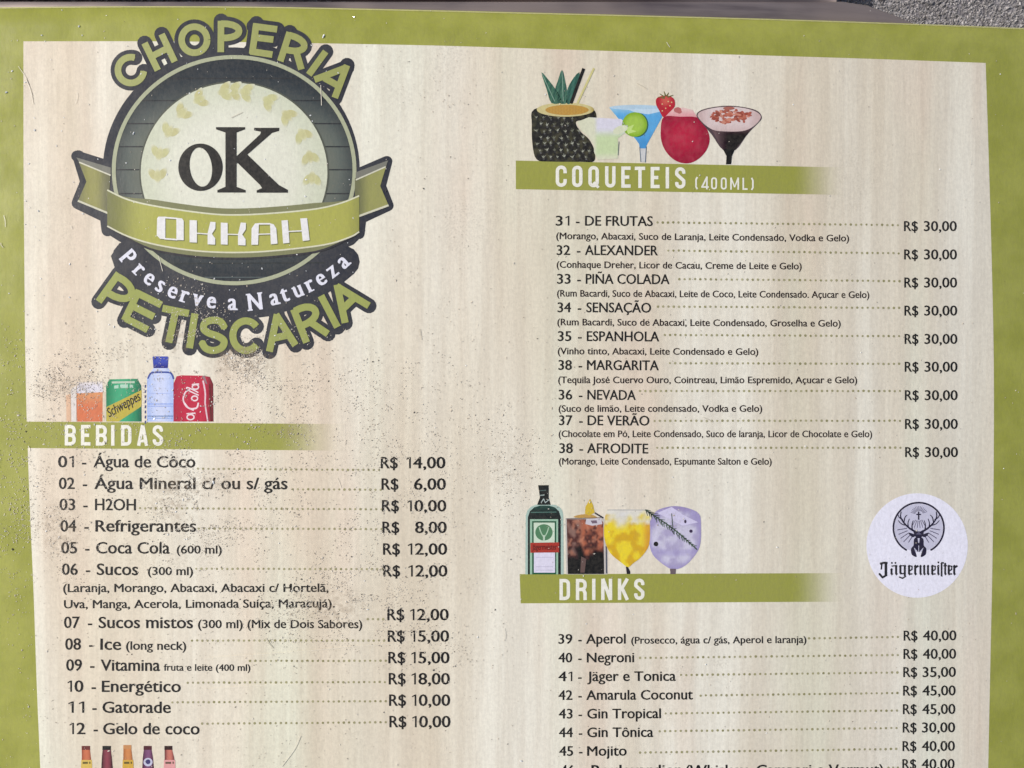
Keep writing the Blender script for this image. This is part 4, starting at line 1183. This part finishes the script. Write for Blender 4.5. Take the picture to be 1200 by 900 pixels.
B += slab(1055.0, xt, xb - 1, 2.5) + slab(1060.2, xt, xb + 2, 2.5, False) + stroke([(1055, xt + 1), (1060, xt + .8)], 1.4, 'butt') + stroke([(1055, xb - 1.8), (1060, xb - 1.8)], 1.6, 'butt') + stroke([(1061, xb + 1.4), (1057.6, xb + 3.6), (1054.0, xb + 2.2)], 1.7, 'round')
B += e_(1065.2) + r_(1072.4)
B += slab(1078.6, xt, xb, 2.4) + slab(1083.0, xt, xb, 2.4) + slab(1087.4, xt, xb, 2.4)
B += e_(1092.4)
B += slab(1099.4, xt, xb, 2.3) + [ellipse(1099.6, 659.0, 1.2, 1.2, 8)]
B += slab(1103.4, 658.8, 676.4, 2.1, False) + stroke([(1103.4, 659.4), (1106.4, 659.6)], 1.7, 'butt')
B += slab(1107.6, 659.6, xb, 2.2) + stroke([(1105.4, 663), (1110.0, 662.8)], 1.4, 'butt')
B += [[(x + 0.2, y) for x, y in p] for p in e_(1111.6)] + r_(1118.2)
B = [[(1030.2 + (x - 1030.2) * 0.998, y) for x, y in p] for p in B]
P.fill(B, BL, 4.4)
P.build('badge_lettering', badge)

P = Print()
scr = [[(22, 78), (31, 92), (38, 112)], [(30, 92), (36, 106), (39, 122)], [(243, 771), (330, 765), (420, 757), (470, 754)], [(240, 808), (300, 803), (352, 801)], [(330, 898), (345, 878), (352, 862)], [(376, 100), (377, 124)], [(186, 300), (191, 318)]]
for _ in range(20):
    x, y = random.uniform(0, 560), random.uniform(30, 890)
    if random.random() < .3: x = random.uniform(560, 1190)
    a = R(random.gauss(70, 35)); l = random.uniform(3, 16)
    scr.append([(x, y), (x + math.cos(a) * l * .5 + random.uniform(-1, 1), y + math.sin(a) * l * .5), (x + math.cos(a) * l, y + math.sin(a) * l)])
for k, q in enumerate(scr):
    P.line(curve(q, 3), random.uniform(.45, .8), random.choice([(240, 236, 226, .55), (236, 232, 220, .5), (150, 140, 120, .35)]) if k > 6 else (236, 230, 214, .6), 14 + .05 * k, 'butt')
o = P.build('scratches', board, M['print']); o['kind'] = 'stuff'
P = Print()
P.line([(x, y + 0.9) for x, y in edge_pts], 1.3, (190, 186, 128, 1), 2, 'butt')  # film edge as a pale ink line, light caught on the bevel painted in
P.build('film_edge_highlight', board)

# ------------------------------------------------------------------ metal rail behind the top edge
rail = empty('metal_rail', at(450, -8, -0.006))
rail['label'] = 'dark brown metal rail running along the top edge of the menu'
rail['category'] = 'rail'
def rail_part(name, y_in, y_out, z_top, r, x_end, wedge=0.0):
    """rounded bar that follows the board's top edge"""
    prof = []
    for i in range(9):
        a = math.pi * i / 8
        prof.append((0.5 - 0.5 * math.cos(a), math.sin(a)))
    vs, fs = [], []
    pts = [(-90 + k * (x_end + 90) / 40) for k in range(41)]
    m = len(prof) + 2
    off = rail.location
    def yb(x):
        for (xa, ya), (xb_, yb_) in zip(edge_pts, edge_pts[1:]):
            if xa <= x <= xb_: return ya + (yb_ - ya) * (x - xa) / (xb_ - xa)
        return 9
    for x in pts:
        taper = 1.0 - smooth(x_end - 60, x_end + 14, x) * 0.25
        y0 = yb(x) + y_in; y1 = y_out + (y0 - 2.5 - y_out) * wedge * smooth(x_end - 130, x_end, x) ** 1.3
        ring = [(y0, z_top - 0.006)] + [(y0 + (y1 - y0) * u, z_top - r + r * h * taper) for u, h in prof] + [(y1, z_top - 0.006)]
        for (yy, zz) in ring:
            p = at(x, yy, zz); vs.append(p - off)
    for k in range(40):
        for j in range(m - 1):
            fs.append((k * m + j, (k + 1) * m + j, (k + 1) * m + j + 1, k * m + j + 1))
    fs.append(tuple(range(m))[::-1]); fs.append(tuple(range(40 * m, 41 * m)))
    o = mesh_obj(name, vs, fs, M['metal'], rail, True)
    for q in (-1, -2): o.data.polygons[len(fs) + q].use_smooth = False
    return o
rail_part('inner_lip', 6, -3.0, -0.0022, 0.0007, 1112, 1.0)  # metal lip; its tapering right end stands in for the board's shadow strip
rail_part('outer_tube', -20, -75.0, -0.0008, 0.004, 985)

# ------------------------------------------------------------------ sand
def grains(name, n, place, mat, tint, smin, smax, label, hgt=0.5, lean=None):
    vs, fs, cs = [], [], []
    k = 0
    while k < n:
        x, y, z = place()
        if x is None: continue
        s = random.uniform(smin, smax) ** 1.0
        if random.random() < 0.06: s *= 1.6
        p = at(x, y, z, z < -0.01)
        a = random.uniform(0, math.pi) if lean is None else random.gauss(lean, 0.5)
        el = random.uniform(1.0, 2.1)
        h = s * random.uniform(.4, 1.0) * hgt
        m = 5
        b = len(vs)
        for i in range(m):
            t = 2 * math.pi * i / m + random.uniform(-.35, .35)
            u, v = math.cos(t) * s * el * .5, math.sin(t) * s * .5
            vs.append((p.x + u * math.cos(a) - v * math.sin(a), p.y + u * math.sin(a) + v * math.cos(a), p.z))
        for i in range(3):
            t = 2 * math.pi * i / 3 + random.uniform(-.6, .6)
            u, v = math.cos(t) * s * el * .26, math.sin(t) * s * .26
            vs.append((p.x + u * math.cos(a) - v * math.sin(a), p.y + u * math.sin(a) + v * math.cos(a), p.z + h * random.uniform(.6, 1)))
        c = tint()
        cs += [c] * 8
        fs += [(b + 5, b + 6, b + 7), (b, b + 1, b + 5), (b + 1, b + 6, b + 5), (b + 1, b + 2, b + 6), (b + 2, b + 3, b + 6), (b + 3, b + 7, b + 6), (b + 3, b + 4, b + 7), (b + 4, b + 5, b + 7), (b + 4, b, b + 5)]
        k += 1
    o = mesh_obj(name, vs, fs, mat)
    ca = o.data.color_attributes.new('tint', 'FLOAT_COLOR', 'POINT')
    ca.data.foreach_set('color', [q for c in cs for q in (c[0], c[1], c[2], 1.0)])
    o['kind'] = 'stuff'; o['label'] = label
    return o

Z0 = 0.00018
spots = [(280, 425, 34, 20, 6), (150, 425, 60, 22, 3), (75, 452, 26, 22, 4), (60, 600, 26, 60, 4), (230, 545, 70, 40, 4), (205, 585, 40, 30, 4), (250, 615, 40, 22, 3),
         (360, 720, 70, 40, 5), (400, 690, 40, 30, 3), (15, 560, 16, 80, 4), (470, 560, 40, 60, 3), (480, 640, 40, 60, 2), (330, 470, 60, 40, 4), (220, 375, 30, 24, 3),
         (510, 740, 40, 30, 2), (380, 650, 60, 60, 2), (600, 540, 25, 50, 2), (560, 420, 60, 60, 1.2), (430, 480, 50, 60, 2), (120, 520, 120, 30, 3), (700, 600, 60, 30, .6)]
tot = sum(s[4] for s in spots)
def clump(x, y):
    return 0.5 + 0.7 * mnoise.noise(Vector((x / 30.0, y / 22.0, 1.7))) + 0.45 * mnoise.noise(Vector((x / 9.0, y / 9.0, 8.1)))
def place_spot():
    x, y, z = place_any()
    if x is None or random.random() > smooth(.30, .75, clump(x, y)): return None, 0, 0
    return x, y, z
def place_any():
    if random.random() < 0.26:
        x = random.uniform(-20, 1220) if random.random() < .35 else random.uniform(-20, 560); y = random.uniform(12, 905)
        if y < 40 + x * .02 and random.random() < .6: return None, 0, 0
        if y < 380 and x < 460 and random.random() < .75: return None, 0, 0
        return x, y, Z0
    q = random.uniform(0, tot)
    for s in spots:
        q -= s[4]
        if q <= 0: break
    x, y = random.gauss(s[0], s[2]), random.gauss(s[1], s[3])
    if y < 12 or x > 1240: return None, 0, 0
    return x, y, Z0
def tint_mid():
    k = random.random()
    if k < .50: b = random.uniform(.38, .56); return (b, b * .86, b * .68)
    if k < .58: b = random.uniform(.20, .34); return (b, b * .80, b * .60)
    b = random.uniform(.52, .72); return (b, b * .92, b * .78)
def tint_dark():
    b = random.uniform(.025, .13); return (b, b * .82, b * .66)
def tint_white():
    b = random.uniform(.75, .9); return (b, b, b * .97)
grains('sand_dust', 14000, place_spot, M['grain'], tint_mid, .00008, .00027, 'fine beige sand scattered over the left half of the menu', .18, R(60))
grains('dark_grit', 210, place_spot, M['grain'], tint_dark, .00014, .00034, 'dark grit specks among the sand on the menu', .5, R(60))
def place_glint():
    k = random.random()
    if k < .45: return random.uniform(0, 420), random.uniform(9, 330), Z0
    if k < .85: return random.uniform(0, 330), random.uniform(330, 640), Z0
    return random.uniform(0, 1200), random.uniform(34, 900), Z0
grains('quartz_grains', 230, place_glint, M['crystal'], tint_white, .00018, .00042, 'bright quartz grains glinting on the upper left of the menu', .45)
def place_ground():
    x = random.uniform(960, 1290)
    y = random.uniform(-60, 45)
    return x, y, GZ
grains('ground_gravel', 7000, place_ground, M['grain'], lambda: (lambda b: (b, b * .95, b * .94))(random.choice([random.uniform(.13, .24), random.uniform(.17, .30), random.uniform(.22, .42)])), .0003, .0008, 'loose grey grit on the ground beyond the upper right corner', .9)
